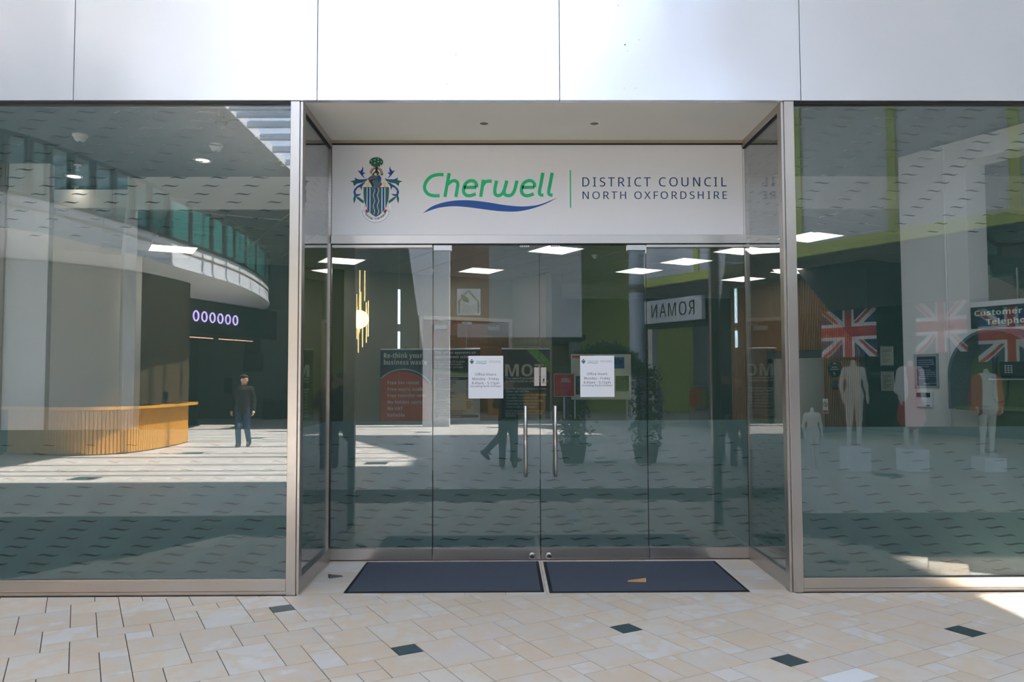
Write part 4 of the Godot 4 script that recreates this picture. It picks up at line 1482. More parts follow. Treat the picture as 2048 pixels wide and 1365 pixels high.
func wooden_doors() -> void:
	var xd := wall_door()
	var d := thing("double_door", "pair of tall oak-veneered office doors in a pale frame with overhead closers", "door", xd * Vector3(-1.045, 0, 0))
	for k in [[-1.965, -1.90], [-0.19, -0.125]]:
		var j := begin()
		inside(j, xd, Vector3(k[0], 0, -0.02), Vector3(k[1], 2.765, 0.03), 0.004)
		obj("door_frame", j, M.pale_pilaster, d)
	var h := begin()
	inside(h, xd, Vector3(-1.90, 2.70, -0.02), Vector3(-0.19, 2.765, 0.03), 0.004)
	obj("door_frame", h, M.pale_pilaster, d)
	for k in 2:
		var x0 := -1.895 + k * 0.855
		var lf := begin()
		inside(lf, xd, Vector3(x0, 0.01, -0.05), Vector3(x0 + 0.845, 2.695, -0.006), 0.003)
		var leaf := obj("door_leaf", lf, M.oak_veneer, d)
		var cl := begin()
		var cx := -1.70 if k == 0 else -0.64
		inside(cl, xd, Vector3(cx, 2.53, -0.006), Vector3(cx + 0.25, 2.615, 0.055), 0.006)
		obj("closer_body", cl, M.alu, leaf)
		var ar := begin()
		tube(ar, [xd * Vector3(cx + 0.18, 2.625, 0.03), xd * Vector3(cx + 0.30, 2.665, 0.10), xd * Vector3(cx + 0.08, 2.70, 0.03)], 0.009, 8)
		obj("closer_arm", ar, M.alu, leaf)
		var vp := begin()
		inside(vp, xd, Vector3(-1.045 - 0.10 + k * 0.105, 2.64, -0.006), Vector3(-1.045 - 0.005 + k * 0.105, 2.685, 0.012), 0.003)
		obj("door_magnet", vp, M.alu, leaf)
		var pl := begin()
		var hx := -1.12 if k == 0 else -0.97
		tube(pl, [xd * Vector3(hx, 0.95, 0.05), xd * Vector3(hx, 1.25, 0.05)], 0.011, 10)
		obj("handle", pl, M.alu, leaf)

# ------------------------------------------------------------------ the pull-up banners; drawn in their own units of 8.34 mm
const BZ := -13.1
func bn(x: float, y: float) -> Vector2:
	return Vector2(-2.07 + (x - 761.0) * 0.00834, 2.163 - (y - 698.0) * 0.00834)

func banner(called: String, label: String, x0: float, x1: float, m: Material) -> Node3D:
	var a := bn(x0, 698)
	var b := bn(x1, 698)
	var t := thing(called, label, "banner", Vector3((a.x + b.x) / 2, 0, BZ), "pull-up banners")
	obj("cloth", slab(Vector3(a.x, 0.10, BZ - 0.002), Vector3(b.x, a.y - 0.018, BZ)), m, t)
	var top := begin()
	span(top, Vector3(a.x, a.y - 0.02, BZ - 0.012), Vector3(b.x, a.y + 0.006, BZ + 0.008), 0.003)
	obj("top_bar", top, M.alu, t)
	var base := begin()
	span(base, Vector3(a.x + 0.004, 0.0, BZ - 0.10), Vector3(b.x - 0.004, 0.10, BZ + 0.10), 0.02)
	obj("base", base, M.alu, t)
	var pole := begin()
	tube(pole, [Vector3((a.x + b.x) / 2, 0.08, BZ - 0.03), Vector3((a.x + b.x) / 2, a.y - 0.005, BZ - 0.018)], 0.008, 8)
	obj("pole", pole, M.alu, t)
	var clip := begin()
	span(clip, Vector3((a.x + b.x) / 2 - 0.03, a.y + 0.002, BZ - 0.02), Vector3((a.x + b.x) / 2 + 0.03, a.y + 0.018, BZ + 0.004), 0.003)
	obj("clip", clip, M.charcoal, t)
	return t

func printed(parent: Node3D, m: Material, lines: Array, bold := true) -> void:
	var st := begin()
	for l in lines:
		var p0 := bn(l[1], l[3])
		var p1 := bn(l[2], l[3])
		text(st, l[0], p0.x, p1.x, p0.y, l[4] * 0.00834, Transform3D(Basis(), Vector3(0, 0, BZ + 0.002)), bold, 0, 0.0, 0.001)
	obj_raw("lettering", st, m, parent)

func shape(parent: Node3D, called: String, pts: Array, m: Material, lift: float) -> void:
	var o := []
	for p in pts:
		o.append(bn(p[0], p[1]))
	var st := begin()
	prism(st, o, 0.0006, Transform3D(Basis(), Vector3(0, 0, BZ + lift)))
	obj(called, st, m, parent)

func banners() -> void:
	var a := banner("pull_up_banner", "navy and red pull-up banner about business waste", 761, 862, M.navy)
	var arc := func(cx: float, cy: float, r: float, x0: float, x1: float, foot: float) -> Array:
		var o := []
		for i in 17:
			var x := x0 + (x1 - x0) * i / 16.0
			o.append([x, cy - sqrt(maxf(r * r - (x - cx) * (x - cx), 0.0))])
		o.append([x1, foot])
		o.append([x0, foot])
		return o
	shape(a, "printed_arc", arc.call(807, 804, 66, 761.4, 861.6, 925), M.banner_white, 0.0002)
	shape(a, "printed_arc", arc.call(807, 804, 64.3, 761.4, 861.6, 925), M.navy, 0.0006)
	shape(a, "printed_disc", arc.call(804, 812, 69, 761.4, 861.6, 925), M.banner_red, 0.001)
	printed(a, M.banner_white, [["Re-think your", 767.8, 844.3, 716.4, 9.6], ["business waste", 767.8, 854, 729.8, 9.6]])
	printed(a, M.banner_white, [["Free bin rental", 775.5, 837.6, 769, 6.6], ["Free waste audit", 775.5, 846, 782, 6.6], ["Free transfer note", 775.5, 852, 794.6, 6.6], ["No hidden costs", 775.5, 843.7, 807.5, 6.6], ["No VAT", 775.5, 805.7, 820.3, 6.6], ["Reliable", 775.5, 809.8, 833.5, 6.6]])
	var b := banner("pull_up_banner", "navy and pale grey pull-up banner about the appointment scheme", 865, 960, M.deep_navy)
	var low := []
	var rim := []
	for i in 13:
		var x := 865.4 + 94.2 * i / 12.0
		low.append([x, 745.0 - 2.2 * cos((x - 865.0) / 95.0 * 4.4) + (x - 865) * 0.02])
		rim.append([x, 741.0 - 2.2 * cos((x - 865.0) / 95.0 * 4.4) + (x - 865) * 0.035])
	shape(b, "printed_curve", rim + [[959.6, 940], [865.4, 940]], M.banner_green, 0.0003)
	shape(b, "printed_field", low + [[959.6, 940], [865.4, 940]], M.banner_grey, 0.0007)
	printed(b, M.banner_white, [["This office operates an", 869, 951.3, 708.5, 5.3], ["appointment scheme", 869, 948, 717, 5.3]])
	printed(b, M.banner_white, [["Drop in advice will be given", 869, 929.5, 725.7, 3.6], ["by telephone. See below", 869, 922.5, 731.1, 3.6], ["for the numbers you need.", 869, 926.5, 736.6, 3.6]], false)
	for y in [755, 830]:
		var pill := []
		for i in 9:
			pill.append([954.0 + 2.8 * sin(PI * i / 8.0), y + 2.8 - 2.8 * cos(PI * i / 8.0)])
		for i in 9:
			pill.append([872.5 - 2.8 * sin(PI * i / 8.0), y + 2.8 + 2.8 * cos(PI * i / 8.0)])
		shape(b, "printed_bar", pill, M.deep_navy, 0.0011)
	var bl := begin()
	for l in [["Cherwell District Council", 877, 916, 759.4, 2.6], ["Oxfordshire County Council", 877, 920, 834.4, 2.6]]:
		var p0 := bn(l[1], l[3])
		text(bl, l[0], p0.x, bn(l[2], l[3]).x, p0.y, l[4] * 0.00834, Transform3D(Basis(), Vector3(0, 0, BZ + 0.0024)), true, 0, 0.0, 0.001)
	obj_raw("lettering", bl, M.banner_white, b)
	printed(b, M.deep_navy, [["Cherwell District Council services", 869, 939, 752.6, 3.5], ["For these other services please", 869, 932, 823.6, 3.6], ["contact the numbers below:", 869, 927, 828.4, 3.6]], false)
	var rows := begin()
	var rr := RandomNumberGenerator.new()
	rr.seed = 9
	for i in 18:
		var y := 763.0 + i * 3.1
		if i in [5, 12]:
			continue
		for part in 2:
			var p0 := bn(871.5 if part == 0 else 932.0, y + 1.3)
			var p1 := bn(871.5 + rr.randf_range(19, 42) if part == 0 else 932.0 + rr.randf_range(8, 18), y)
			span(rows, Vector3(p0.x, p0.y, BZ + 0.0013), Vector3(p1.x, p1.y, BZ + 0.0019))
	obj("printed_row", rows, M.print_grey, b)
	var c := banner("pull_up_banner", "navy pull-up banner headed MOT with a green corner and green foot", 1003, 1099, M.deep_navy)
	shape(c, "printed_corner", [[1051, 699.5], [1076, 699.5], [1098.6, 724], [1098.6, 747]], M.banner_green, 0.0003)
	shape(c, "printed_band", [[1003.4, 839.3], [1098.6, 839.3], [1098.6, 846], [1003.4, 846]], M.banner_green, 0.0003)
	shape(c, "printed_field", [[1003.4, 846], [1098.6, 846], [1098.6, 940], [1003.4, 940]], M.banner_grey, 0.0003)
	printed(c, M.banner_grey, [["MOT", 1009.7, 1087, 753.9, 24.4]])
	printed(c, M.banner_white, [["The council provides MOTs", 1010.3, 1086, 759.4, 3.6], ["for local residents and businesses", 1010.3, 1096, 765.1, 3.6], ["Open for testing Monday to Friday", 1010.3, 1092, 780.1, 3.5], ["7.30am - 5pm. We offer", 1010.3, 1057.5, 785.6, 3.5]])
	printed(c, M.banner_white, [["\u2022 Reliable, trustworthy, friendly service", 1010.3, 1092, 792, 3.3], ["\u2022 No repairs - no incentive to fail", 1010.3, 1073, 798, 3.3], ["\u2022 Convenient early morning time slots", 1010.3, 1086, 804, 3.3], ["\u2022 Reasonable, competitive prices", 1010.3, 1074, 810, 3.3], ["\u2022 Close to town centre location", 1010.3, 1072, 816, 3.3], ["The MOT will be carried out at Thorpe Lane", 1010.3, 1086, 824.1, 3.0], ["Depot, Banbury and takes approximately", 1010.3, 1084, 829, 3.0], ["50 minutes.", 1010.3, 1031, 833.7, 3.0]], false)
	var nl := begin()
	for k in [["Now", 1079.5, 716.5], ["online", 1075.5, 722.0]]:
		var p := bn(k[1], k[2])
		text(nl, k[0], p.x, NATURAL, p.y, 0.030, Transform3D(Basis(), Vector3(0, 0, BZ + 0.002)), true, 0, -PI / 4, 0.001)
	obj_raw("lettering", nl, M.banner_grey, c)
	# posters on a board behind the second notice
	var ps := thing("poster_stand", "white freestanding board with small posters, behind the second door notice", "display stand", Vector3(1.5, 0, -12.55))
	obj("board", slab(Vector3(1.06, 1.32, -12.60), Vector3(2.02, 2.045, -12.57), 0.004), M.banner_grey, ps)
	for x in [1.12, 1.96]:
		var leg := begin()
		tube(leg, [Vector3(x, 0.02, -12.62), Vector3(x, 1.9, -12.62)], 0.016, 10)
		obj("leg", leg, M.alu, ps)
		obj("foot", slab(Vector3(x - 0.03, 0, -12.78), Vector3(x + 0.03, 0.02, -12.50), 0.006), M.alu, ps)
	var posters := [["red poster with pale print on a clear stand beside the board of small posters", 0.789, 1.105, 1.378, 1.728, "cloth_red"], ["pale poster with a dark red header on the freestanding board", 1.075, 1.43, 1.735, 2.03, "banner_grey"], ["blue poster with a dark emblem on the freestanding board", 1.70, 1.915, 1.815, 2.0, "logo_blue"], ["dark poster on the freestanding board, partly behind the second notice", 1.13, 1.43, 1.40, 1.70, "deep_navy"], ["dark photograph poster with a white margin, lowest at the outer end of the board", 1.768, 1.985, 1.45, 1.70, "charcoal"]]
	for p in posters:
		var t := thing("poster", p[0], "poster", Vector3((p[1] + p[2]) / 2, p[3], -12.56))
		obj("sheet", slab(Vector3(p[1] - 0.008, p[3] - 0.008, -12.569), Vector3(p[2] + 0.008, p[4] + 0.008, -12.567)), M.banner_white, t)
		obj("print", slab(Vector3(p[1], p[3], -12.567), Vector3(p[2], p[4], -12.5655)), M[p[5]], t)
		if p[5] == "banner_grey":
			obj("print", slab(Vector3(p[1], p[4] - 0.045, -12.5655), Vector3(p[2], p[4], -12.564)), M.cloth_red, t)
		if p[5] == "logo_blue":
			var em := begin()
			lathe(em, [Vector2(0.0, 0.001), Vector2(0.035, 0.001)], 14, Transform3D(Basis(Vector3.RIGHT, Vector3.BACK, Vector3.DOWN), Vector3(1.86, 1.92, -12.565)))
			span(em, Vector3(1.71, 1.955, -12.5655), Vector3(1.83, 1.97, -12.5645))
			obj("print", em, M.crest_ink, t)
		if p[5] == "cloth_red":
			var em := begin()
			for k in 3:
				span(em, Vector3(0.90, 1.60 + k * 0.025, -12.5655), Vector3(1.06 - k * 0.02, 1.612 + k * 0.025, -12.5645))
			obj("print", em, M.banner_grey, t)
			obj("pole", slab(Vector3(0.93, 0, -12.59), Vector3(0.96, 1.5, -12.572), 0.004), M.alu, t)
			obj("foot", slab(Vector3(0.82, 0, -12.70), Vector3(1.05, 0.02, -12.50), 0.004), M.alu, t)

# ------------------------------------------------------------------ the enquiry telephone on its white wall
func telephone_corner() -> void:
	var xw := wall_w()
	var sg := thing("telephone_sign", "dark teal sign board lettered Customer Enquiry Telephone above the felt hood", "sign", xw * Vector3(1.2, 2.08, 0.012))
	var b := begin()
	inside(b, xw, Vector3(0.757, 2.082, 0.012), Vector3(1.635, 2.272, 0.020), 0.001)
	obj("board", b, M.sign_teal, sg)
	var tx := begin()
	var xt := xw * Transform3D(Basis(), Vector3(0, 0, 0.0205))
	text(tx, "Customer Enquiry", 0.793, 1.54, 2.193, 0.048, xt, true)
	text(tx, "Telephone", 0.893, 1.32, 2.112, 0.048, xt, true)
	obj_raw("lettering", tx, M.sign_letters, sg)
	# acoustic hood: an arch of felt standing off the wall
	var hd := thing("telephone_hood", "arched grey felt acoustic hood lined with green, fixed over the wall telephone", "phone hood", xw * Vector3(1.106, 1.385, 0.012))
	var arch := begin()
	var outer := []
	var inner := []
	outer.append(Vector2(0.716, 1.382))
	inner.append(Vector2(0.740, 1.382))
	for i in 21:
		var a := PI - PI * i / 20.0
		outer.append(Vector2(1.106 + 0.39 * cos(a), 1.675 + 0.39 * sin(a)))
		inner.append(Vector2(1.106 + 0.366 * cos(a), 1.675 + 0.366 * sin(a)))
	outer.append(Vector2(1.496, 1.382))
	inner.append(Vector2(1.472, 1.382))
	for i in range(outer.size() - 1):
		prism(arch, [outer[i], outer[i + 1], inner[i + 1], inner[i]], 0.30, xw * Transform3D(Basis(), Vector3(0, 0, 0.012)))
	obj("shell", arch, M.grey_felt, hd)
	var back := begin()
	var bo := inner.duplicate()
	prism(back, bo, 0.006, xw * Transform3D(Basis(), Vector3(0, 0, 0.012)))
	obj("back_panel", back, M.booth_green, hd)
	var sh := begin()
	inside(sh, xw, Vector3(0.735, 1.375, 0.012), Vector3(1.48, 1.405, 0.25), 0.006)
	obj("shelf", sh, M.booth_green, hd)
	var lowp := begin()
	inside(lowp, xw, Vector3(0.80, 0.6, 0.012), Vector3(1.48, 1.37, 0.03), 0.004)
	obj("lower_panel", lowp, M.booth_green, hd)
	# the telephone
	var ph := thing("wall_telephone", "black wall telephone with a corded handset on a thin steel shelf under the hood", "telephone", xw * Vector3(1.1, 1.62, 0.02))
	var bd := begin()
	inside(bd, xw, Vector3(1.02, 1.655, 0.02), Vector3(1.27, 1.785, 0.075), 0.012)
	var body := obj("body", bd, M.black_plastic, ph)
	for r in 4:
		for k in 3:
			var key := begin()
			inside(key, xw, Vector3(1.068 + k * 0.024, 1.690 + r * 0.0185, 0.075), Vector3(1.083 + k * 0.024, 1.7005 + r * 0.0185, 0.079), 0.001)
			obj("key", key, M.button_grey, body)
	var br := begin()
	inside(br, xw, Vector3(0.955, 1.632, 0.018), Vector3(1.30, 1.642, 0.12), 0.002)
	obj("shelf", br, M.alu, ph)
	var hs := begin()
	body_mesh(hs, [[Vector3(0.985, 1.815, 0.085), Vector3(0.985, 1.665, 0.085), 0.018, 0.018], [Vector3(0.985, 1.812, 0.085), Vector3(0.985, 1.812, 0.062), 0.026, 0.024], [Vector3(0.985, 1.668, 0.085), Vector3(0.985, 1.668, 0.062), 0.026, 0.024]], 0.006, 0.02, xw)
	obj("handset", hs, M.black_plastic, ph)
	var cord := []
	var along := smooth_curve([Vector3(0.985, 1.64, 0.07), Vector3(0.965, 1.56, 0.08), Vector3(0.985, 1.46, 0.09), Vector3(1.03, 1.44, 0.09), Vector3(1.075, 1.47, 0.08), Vector3(1.085, 1.56, 0.07), Vector3(1.08, 1.65, 0.05)], 30)
	for i in along.size():
		var a := i * 1.25
		cord.append(xw * (along[i] + Vector3(cos(a), 0.3 * sin(a), sin(a)) * 0.007))
	var cd := begin()
	tube(cd, cord, 0.0028, 5)
	obj("cord", cd, M.black_plastic, ph)

func wall_notices() -> void:
	var xw := wall_w()
	# snap frame with a navy notice
	var nf := thing("notice_frame", "aluminium snap frame with a navy notice about treating staff with respect", "notice", xw * Vector3(0.317, 1.55, 0.0))
	for k in [[0.195, 0.222, 1.552, 1.872], [0.412, 0.439, 1.552, 1.872], [0.222, 0.412, 1.552, 1.578], [0.222, 0.412, 1.846, 1.872]]:
		var st := begin()
		inside(st, xw, Vector3(k[0], k[2], 0.0), Vector3(k[1], k[3], 0.014), 0.005)
		obj("frame_bar", st, M.alu, nf)
	for k in [[0.208, 1.565], [0.426, 1.565], [0.208, 1.859], [0.426, 1.859]]:
		var st := begin()
		inside(st, xw, Vector3(k[0] - 0.016, k[1] - 0.016, 0.0), Vector3(k[0] + 0.016, k[1] + 0.016, 0.017), 0.008)
		obj("corner_cap", st, M.alu, nf)
	var pp := begin()
	inside(pp, xw, Vector3(0.220, 1.576, 0.002), Vector3(0.414, 1.848, 0.004))
	obj("sheet", pp, M.navy, nf)
	var tx := begin()
	var xt := xw * Transform3D(Basis(), Vector3(0, 0, 0.0045))
	var y := 1.812
	for l in [["Our staff are here to help you.", 0.385], ["Please treat them with respect", 0.39], ["and courtesy that you, yourself,", 0.395], ["would like to receive.", 0.342], ["", 0], ["However, if you do use", 0.352], ["threatening or abusive language", 0.400], ["or behaviour, we will contact the", 0.402], ["police immediately and may bring", 0.406], ["charges against you.", 0.338]]:
		if l[0] != "":
			text(tx, l[0], 0.232, l[1], y, 0.0085, xt, false, 0, 0.0, 0.0005)
			y -= 0.0195
		else:
			y -= 0.014
	text(tx, "Cherwell", 0.28, 0.335, 1.592, 0.0105, xt, true, 0, 0.0, 0.0005)
	text(tx, "DISTRICT COUNCIL", 0.348, 0.405, 1.597, 0.005, xt, false, 0, 0.0, 0.0005)
	obj_raw("lettering", tx, M.paper, nf)
	# keypad of the alarm
	var al := thing("alarm_panel", "white alarm keypad with a small green display under the navy notice", "keypad", xw * Vector3(0.297, 1.374, 0.0))
	var bo := begin()
	inside(bo, xw, Vector3(0.215, 1.372, 0.0), Vector3(0.38, 1.522, 0.03), 0.008)
	obj("case", bo, M.paper, al)
	var sc := begin()
	inside(sc, xw, Vector3(0.224, 1.470, 0.03), Vector3(0.362, 1.512, 0.033), 0.001)
	obj("display_window", sc, M.black_plastic, al)
	var lc := begin()
	inside(lc, xw, Vector3(0.268, 1.478, 0.033), Vector3(0.330, 1.503, 0.0335))
	obj("display", lc, M.lcd, al)
	var lid := begin()
	inside(lid, xw, Vector3(0.222, 1.380, 0.03), Vector3(0.373, 1.462, 0.034), 0.003)
	obj("flap", lid, M.paper, al)
	var mk := begin()
	inside(mk, xw, Vector3(0.325, 1.388, 0.034), Vector3(0.36, 1.398, 0.0345))
	obj("badge", mk, M.logo_blue, al)
	# two framed sheets on the black wall
	for k in [[1.823, 2.105, "upper of two framed sheets on the black wall beside the slats"], [1.465, 1.746, "lower of two framed sheets on the black wall beside the slats"]]:
		var t := thing("framed_sheet", k[2], "notice", Vector3(5.392, k[0], -11.05), "framed sheets on the black wall")
		var fr := begin()
		for q in [[5.30, 5.312, k[0], k[1]], [5.472, 5.484, k[0], k[1]], [5.312, 5.472, k[0], k[0] + 0.012], [5.312, 5.472, k[1] - 0.012, k[1]]]:
			span(fr, Vector3(q[0], q[2], -11.05), Vector3(q[1], q[3], -11.03), 0.003)
		obj("frame", fr, M.alu, t)
		obj("sheet", slab(Vector3(5.31, k[0] + 0.01, -11.05), Vector3(5.474, k[1] - 0.01, -11.045)), M.banner_grey, t)
		var ln := begin()
		for i in 9:
			var yy: float = k[1] - 0.06 - i * 0.022
			span(ln, Vector3(5.33, yy, -11.045), Vector3(5.33 + [0.11, 0.12, 0.07, 0.115, 0.10, 0.05, 0.12, 0.09, 0.06][i], yy + 0.005, -11.0445))
		obj("printed_row", ln, M.print_grey, t)
	# round black wayfinding signs and a prohibition notice on the slats
	var xs := wall_slat()
	var disc := func(called: String, label: String, s: float, y0: float, r: float) -> Node3D:
		var t := thing(called, label, "sign", xs * Vector3(s, y0, 0.012))
		var st := begin()
		lathe(st, [Vector2(0.0, 0.008), Vector2(r - 0.004, 0.008), Vector2(r, 0.004), Vector2(r, 0.0)], 36, xs * Transform3D(Basis(Vector3.RIGHT, Vector3.BACK, Vector3.DOWN), Vector3(s, y0, 0.012)))
		obj("disc", st, M.black_plastic, t)
		return t
	var big = disc.call("round_sign", "large round black direction sign on the slatted wall, arrow at its top", 0.818, 1.815, 0.148)
	var xb := xs * Transform3D(Basis(), Vector3(0.818, 1.815, 0.0205))
	var lt := begin()
	text(lt, "Reception", -0.055, 0.055, 0.022, 0.016, xb, false, 0, 0.0, 0.001)
	text(lt, "Meeting Rooms", -0.085, 0.085, -0.016, 0.016, xb, false, 0, 0.0, 0.001)
	obj_raw("lettering", lt, M.banner_grey, big)
	var ar := begin()
	stroke_mesh(ar, [Vector2(-0.028, 0.078), Vector2(0.0, 0.104), Vector2(0.028, 0.078)], 0.004, 0.001, xb)
	stroke_mesh(ar, [Vector2(-0.02, -0.06), Vector2(-0.02, -0.11), Vector2(0.025, -0.11), Vector2(-0.02, -0.06)], 0.003, 0.001, xb)
	obj("arrow", ar, M.banner_grey, big)
	var small = disc.call("round_sign", "small round black lift sign just under the large round direction sign", 0.812, 1.535, 0.085)
	var xm := xs * Transform3D(Basis(), Vector3(0.812, 1.535, 0.0205))
	var li := begin()
	stroke_mesh(li, [Vector2(-0.012, -0.035), Vector2(-0.012, 0.035), Vector2(0.045, 0.035), Vector2(0.045, -0.035), Vector2(-0.012, -0.035)], 0.003, 0.001, xm)
	stroke_mesh(li, [Vector2(0.016, -0.035), Vector2(0.016, 0.035)], 0.002, 0.001, xm)
	stroke_mesh(li, [Vector2(-0.035, 0.018), Vector2(-0.052, 0.0), Vector2(-0.035, -0.018)], 0.003, 0.001, xm)
	obj("lift_symbol", li, M.print_grey, small)
	var no := thing("prohibition_sign", "small white notice with a red barred circle beside the lift opening", "sign", xs * Vector3(0.59, 1.06, 0.012))
	var pl := begin()
	inside(pl, xs, Vector3(0.545, 1.03, 0.012), Vector3(0.66, 1.29, 0.018), 0.002)
	obj("plate", pl, M.banner_grey, no)
	var xn := xs * Transform3D(Basis(), Vector3(0.6025, 1.19, 0.0185))
	var ring := begin()
	var circ := []
	for i in 25:
		circ.append(Vector2(cos(TAU * i / 24.0), sin(TAU * i / 24.0)) * 0.043)
	stroke_mesh(ring, circ, 0.005, 0.001, xn)
	stroke_mesh(ring, [Vector2(-0.03, 0.03), Vector2(0.03, -0.03)], 0.005, 0.001, xn)
	inside(ring, xs, Vector3(0.552, 1.04, 0.018), Vector3(0.653, 1.085, 0.0195))
	obj("barred_circle", ring, M.cloth_red, no)
	var fig := begin()
	stroke_mesh(fig, [Vector2(0.0, -0.026), Vector2(0.004, 0.0), Vector2(-0.004, 0.026)], 0.009, 0.0006, xn)
	obj("pictogram", fig, M.black_plastic, no)

func staircase() -> void:
	var st_t := thing("staircase", "office staircase with oak treads and a dark handrail, seen through the white wall's opening", "stairs", Vector3(5.5, 0, -8.8))
	var side := U
	for i in range(-1, 8):
		var c := Vector3(5.397, 0, -9.0) + V * (0.25 * i)
		var y := 2.958 - 0.152 * i
		if y < 0.1:
			break
		var ts := begin()
		box(ts, c + V * 0.125 + side * 0.55 + Vector3(0, y - 0.015, 0), Vector3(0.27, 0.03, 1.1), Basis(V, Vector3.UP, -side), 0.004)
		obj("tread", ts, M.oak_veneer, st_t)
		var rs := begin()
		box(rs, c + V * 0.25 + side * 0.55 + Vector3(0, y - 0.09, 0), Vector3(0.02, 0.152, 1.1), Basis(V, Vector3.UP, -side), 0.003)
		obj("riser", rs, M.oak_veneer, st_t)
	var outline := []
	for i in range(-1, 8):
		outline.append(Vector2(0.25 * i, 2.928 - 0.152 * i))
		outline.append(Vector2(0.25 * (i + 1) - 0.012, 2.928 - 0.152 * i))
	outline.append(Vector2(2.0, 1.30))
	outline.append(Vector2(-0.25, 2.62))
	var sr := begin()
	prism(sr, outline, 0.04, Transform3D(Basis(V, Vector3.UP, -side), Vector3(5.397, 0, -9.0)))
	obj("stringer", sr, M.pale_pilaster, st_t)
	var gl := begin()
	prism(gl, [Vector2(-0.3, 3.14), Vector2(0.0, 2.96), Vector2(1.9, 1.80), Vector2(1.9, 2.72), Vector2(0.0, 3.70), Vector2(-0.3, 3.78)], 0.012, Transform3D(Basis(V, Vector3.UP, -side), Vector3(5.397, 0, -9.0) - side * 0.03))
	obj("balustrade_glass", gl, M.balustrade_glass, st_t)
	var p0 := Vector3(5.397, 0, -9.0) - side * 0.06
	var rail := begin()
	tube(rail, smooth_curve([p0 + V * -0.4 + Vector3(0, 3.64, 0), p0 + V * 0.2 + Vector3(0, 3.27, 0), p0 + V * 0.42 + Vector3(0, 3.12, 0), p0 + V * 1.3 + Vector3(0, 3.09, 0)], 6), 0.022, 10)
	obj("handrail", rail, M.rail_dark, st_t)
	var thin := begin()
	tube(thin, [p0 + V * 0.25 + side * 0.1 + Vector3(0, 2.44, 0), p0 + V * 0.9 + side * 0.2 + Vector3(0, 3.2, 0)], 0.009, 8)
	obj("balustrade_edge", thin, M.rail_dark, st_t)
	var cu := begin()
	tube(cu, [p0 + V * 0.62 + side * 0.05 + Vector3(0, 2.30, 0), p0 + V * 1.25 + side * 0.1 + Vector3(0, 3.05, 0)], 0.018, 10)
	obj("copper_rail", cu, M.copper_rail, st_t)
	for k in [0.1, 0.55]:
		var ps := begin()
		tube(ps, [p0 + V * k + Vector3(0, 2.45, 0), p0 + V * k + Vector3(0, 2.85, 0)], 0.012, 8)
		obj("post", ps, M.alu, st_t)
	var lw := begin()
	span(lw, Vector3(6.6, 2.3, -10.4), Vector3(8.3, 3.82, -10.3))
	tag(obj("wall_landing", lw, material("salmon_wall", rgb(150, 104, 84), 0.8)), "salmon coloured wall up on the stair landing", "wall", "", "structure")

